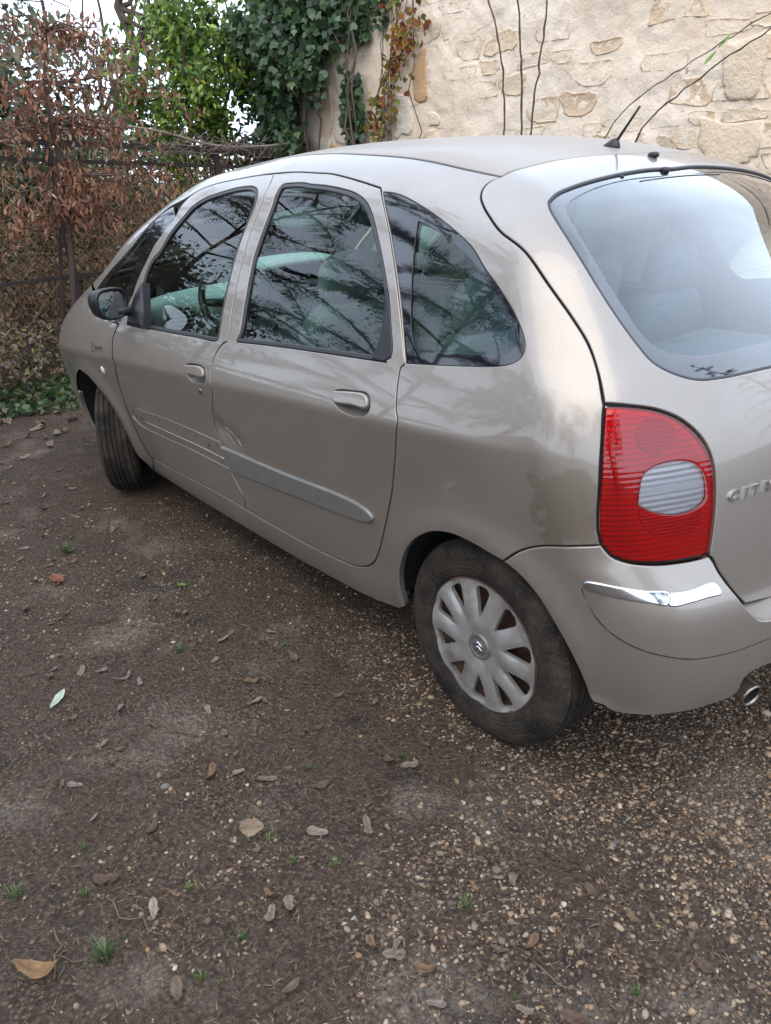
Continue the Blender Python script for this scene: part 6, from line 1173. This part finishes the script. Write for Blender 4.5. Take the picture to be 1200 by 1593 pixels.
conifer('fir_tree','dense dark fir mirrored in the rear quarter window',(-3.0,-5.4,0),11.5,3.5,.8,50,404,FIRC,84,.2,.05)
conifer('distant_conifer','small grey green conifer far off against the white sky',(-27,12.9,0),7.6,1.9,1.0,16,402,[(.10,.14,.11),(.13,.17,.14)],30,.3,.15)
conifer('fir_tree','tall dark fir mirrored in the corner of the rear window',(9.5,6.5,0),9.5,2.3,1.2,26,403,FIRC,34,.22)
def broadleaf(name,label,base,H,crown_c,crown_r,n,size,pal,seed,bare=False,group=None,tr=.14):
    o=empty(name,base); tag(o,label,'tree',group); RR=np.random.RandomState(seed); T=bent((0,0,0),(crown_c[0]*.6,crown_c[1]*.6,H*.7),.02,9,seed); obj('trunk',tint_tube('trunk',[(T,np.linspace(tr,.05,9))],(.12,.09,.07),n=8),None,o); br=[]
    for q in range(26):
        s=RR.randint(3,9); e=np.array(crown_c)+RR.uniform(-.85,.85,3)*np.array(crown_r); br.append((bent(T[s],e,.06,7,seed*7+q),np.linspace(.045,.008,7)))
    obj('limbs',tint_tube('limbs',br,(.12,.09,.07),n=5),None,o)['kind']='stuff'
    if not bare: mk_foliage('crown',[leafcloud(clumps(n,crown_c,crown_r,seed+1,30,.30,.35),size,pal,seed+2,.5)],M_LEAFG,o)
    return o
bush('tall_shrub','tall green shrub mirrored in the front door window',(-8.6,-4.2,2.4),(1.9,2.0,2.3),5200,.14,GRN,411,cs=.4)
broadleaf('bare_tree','bare tree with a thick slanting limb against the white sky',(-9.2,2.6,0),6.5,(.9,1.6,4.4),(1.6,2.2,1.6),10,.1,GRN,413,True,tr=.16)
v,f=tube(bent((-8.75,3.15,3.95),(-8.4,3.95,3.15),.02,7,5)-np.array([-9.2,2.6,0]),np.linspace(.05,.09,7),8)
for i,(x,y,H,sd) in enumerate(((-1.5,-7.6,6.5,421),(2.2,-8.2,7.5,423),(6.0,-7.4,6.8,425),(9.2,-4.2,6.5,427))):  # tree row out of view, added to cut sky light on ground and car
    broadleaf('leafy_tree',['dark leafy tree mirrored low in the rear door','dark leafy tree mirrored in the quarter panel','leafy tree standing behind the photographer','leafy tree mirrored in the bumper'][i],(x,y,0),H,(0,0,H*.55),(2.3,2.0,H*.42),3000,.20,[(.03,.06,.02),(.045,.085,.025),(.06,.09,.03)],sd,group='trees around the yard')
# near fir bough hanging into the frame at top left
FB_=empty('fir_bough',(-1.3,-1.2,2.9)); tag(FB_,'dark green fir bough hanging into view at the top left corner','bough'); o4=np.array([-1.3,-1.2,2.9])
Vn=[];Fn=[];Cn=[];off=0;br=[]
for q in range(5):
    P=bent((-2.0,-2.0+.1*q,3.0),(-.95+RT.uniform(-.2,.2),-.62+.09*q,2.40+RT.uniform(-.05,.07)),.02,9,500+q); br.append((P-o4,np.linspace(.012,.003,9)))
    m=420; s=RT.uniform(.1,1,m); i=np.minimum((s*8).astype(int),7); c=P[i]+(P[i+1]-P[i])*((s*8)-i)[:,None]; dv=(P[-1]-P[0]); dv/=np.linalg.norm(dv)
    c=c+RT.normal(0,.05,(m,3)); pv=dv*.5+RT.normal(0,.6,(m,3)); pv/=np.linalg.norm(pv,axis=1)[:,None]; tip=c+pv*.045; w=np.cross(pv,[.3,.2,1.])*.006
    Vn.append(np.stack([c-w,c+w,tip],1).reshape(-1,3)-o4); Fn.append(np.arange(m*3).reshape(-1,3)+off); off+=m*3; Cn.append(np.repeat(np.array(FIRC)[RT.randint(0,3,m)]*1.3,3,0))
obj('branches',tint_tube('branches',br,(.09,.07,.05),n=5),None,FB_)['kind']='stuff'; obj('needles',npmesh('needles',np.concatenate(Vn),np.concatenate(Fn),False,np.concatenate(Cn)),M_NEEDLE,FB_)
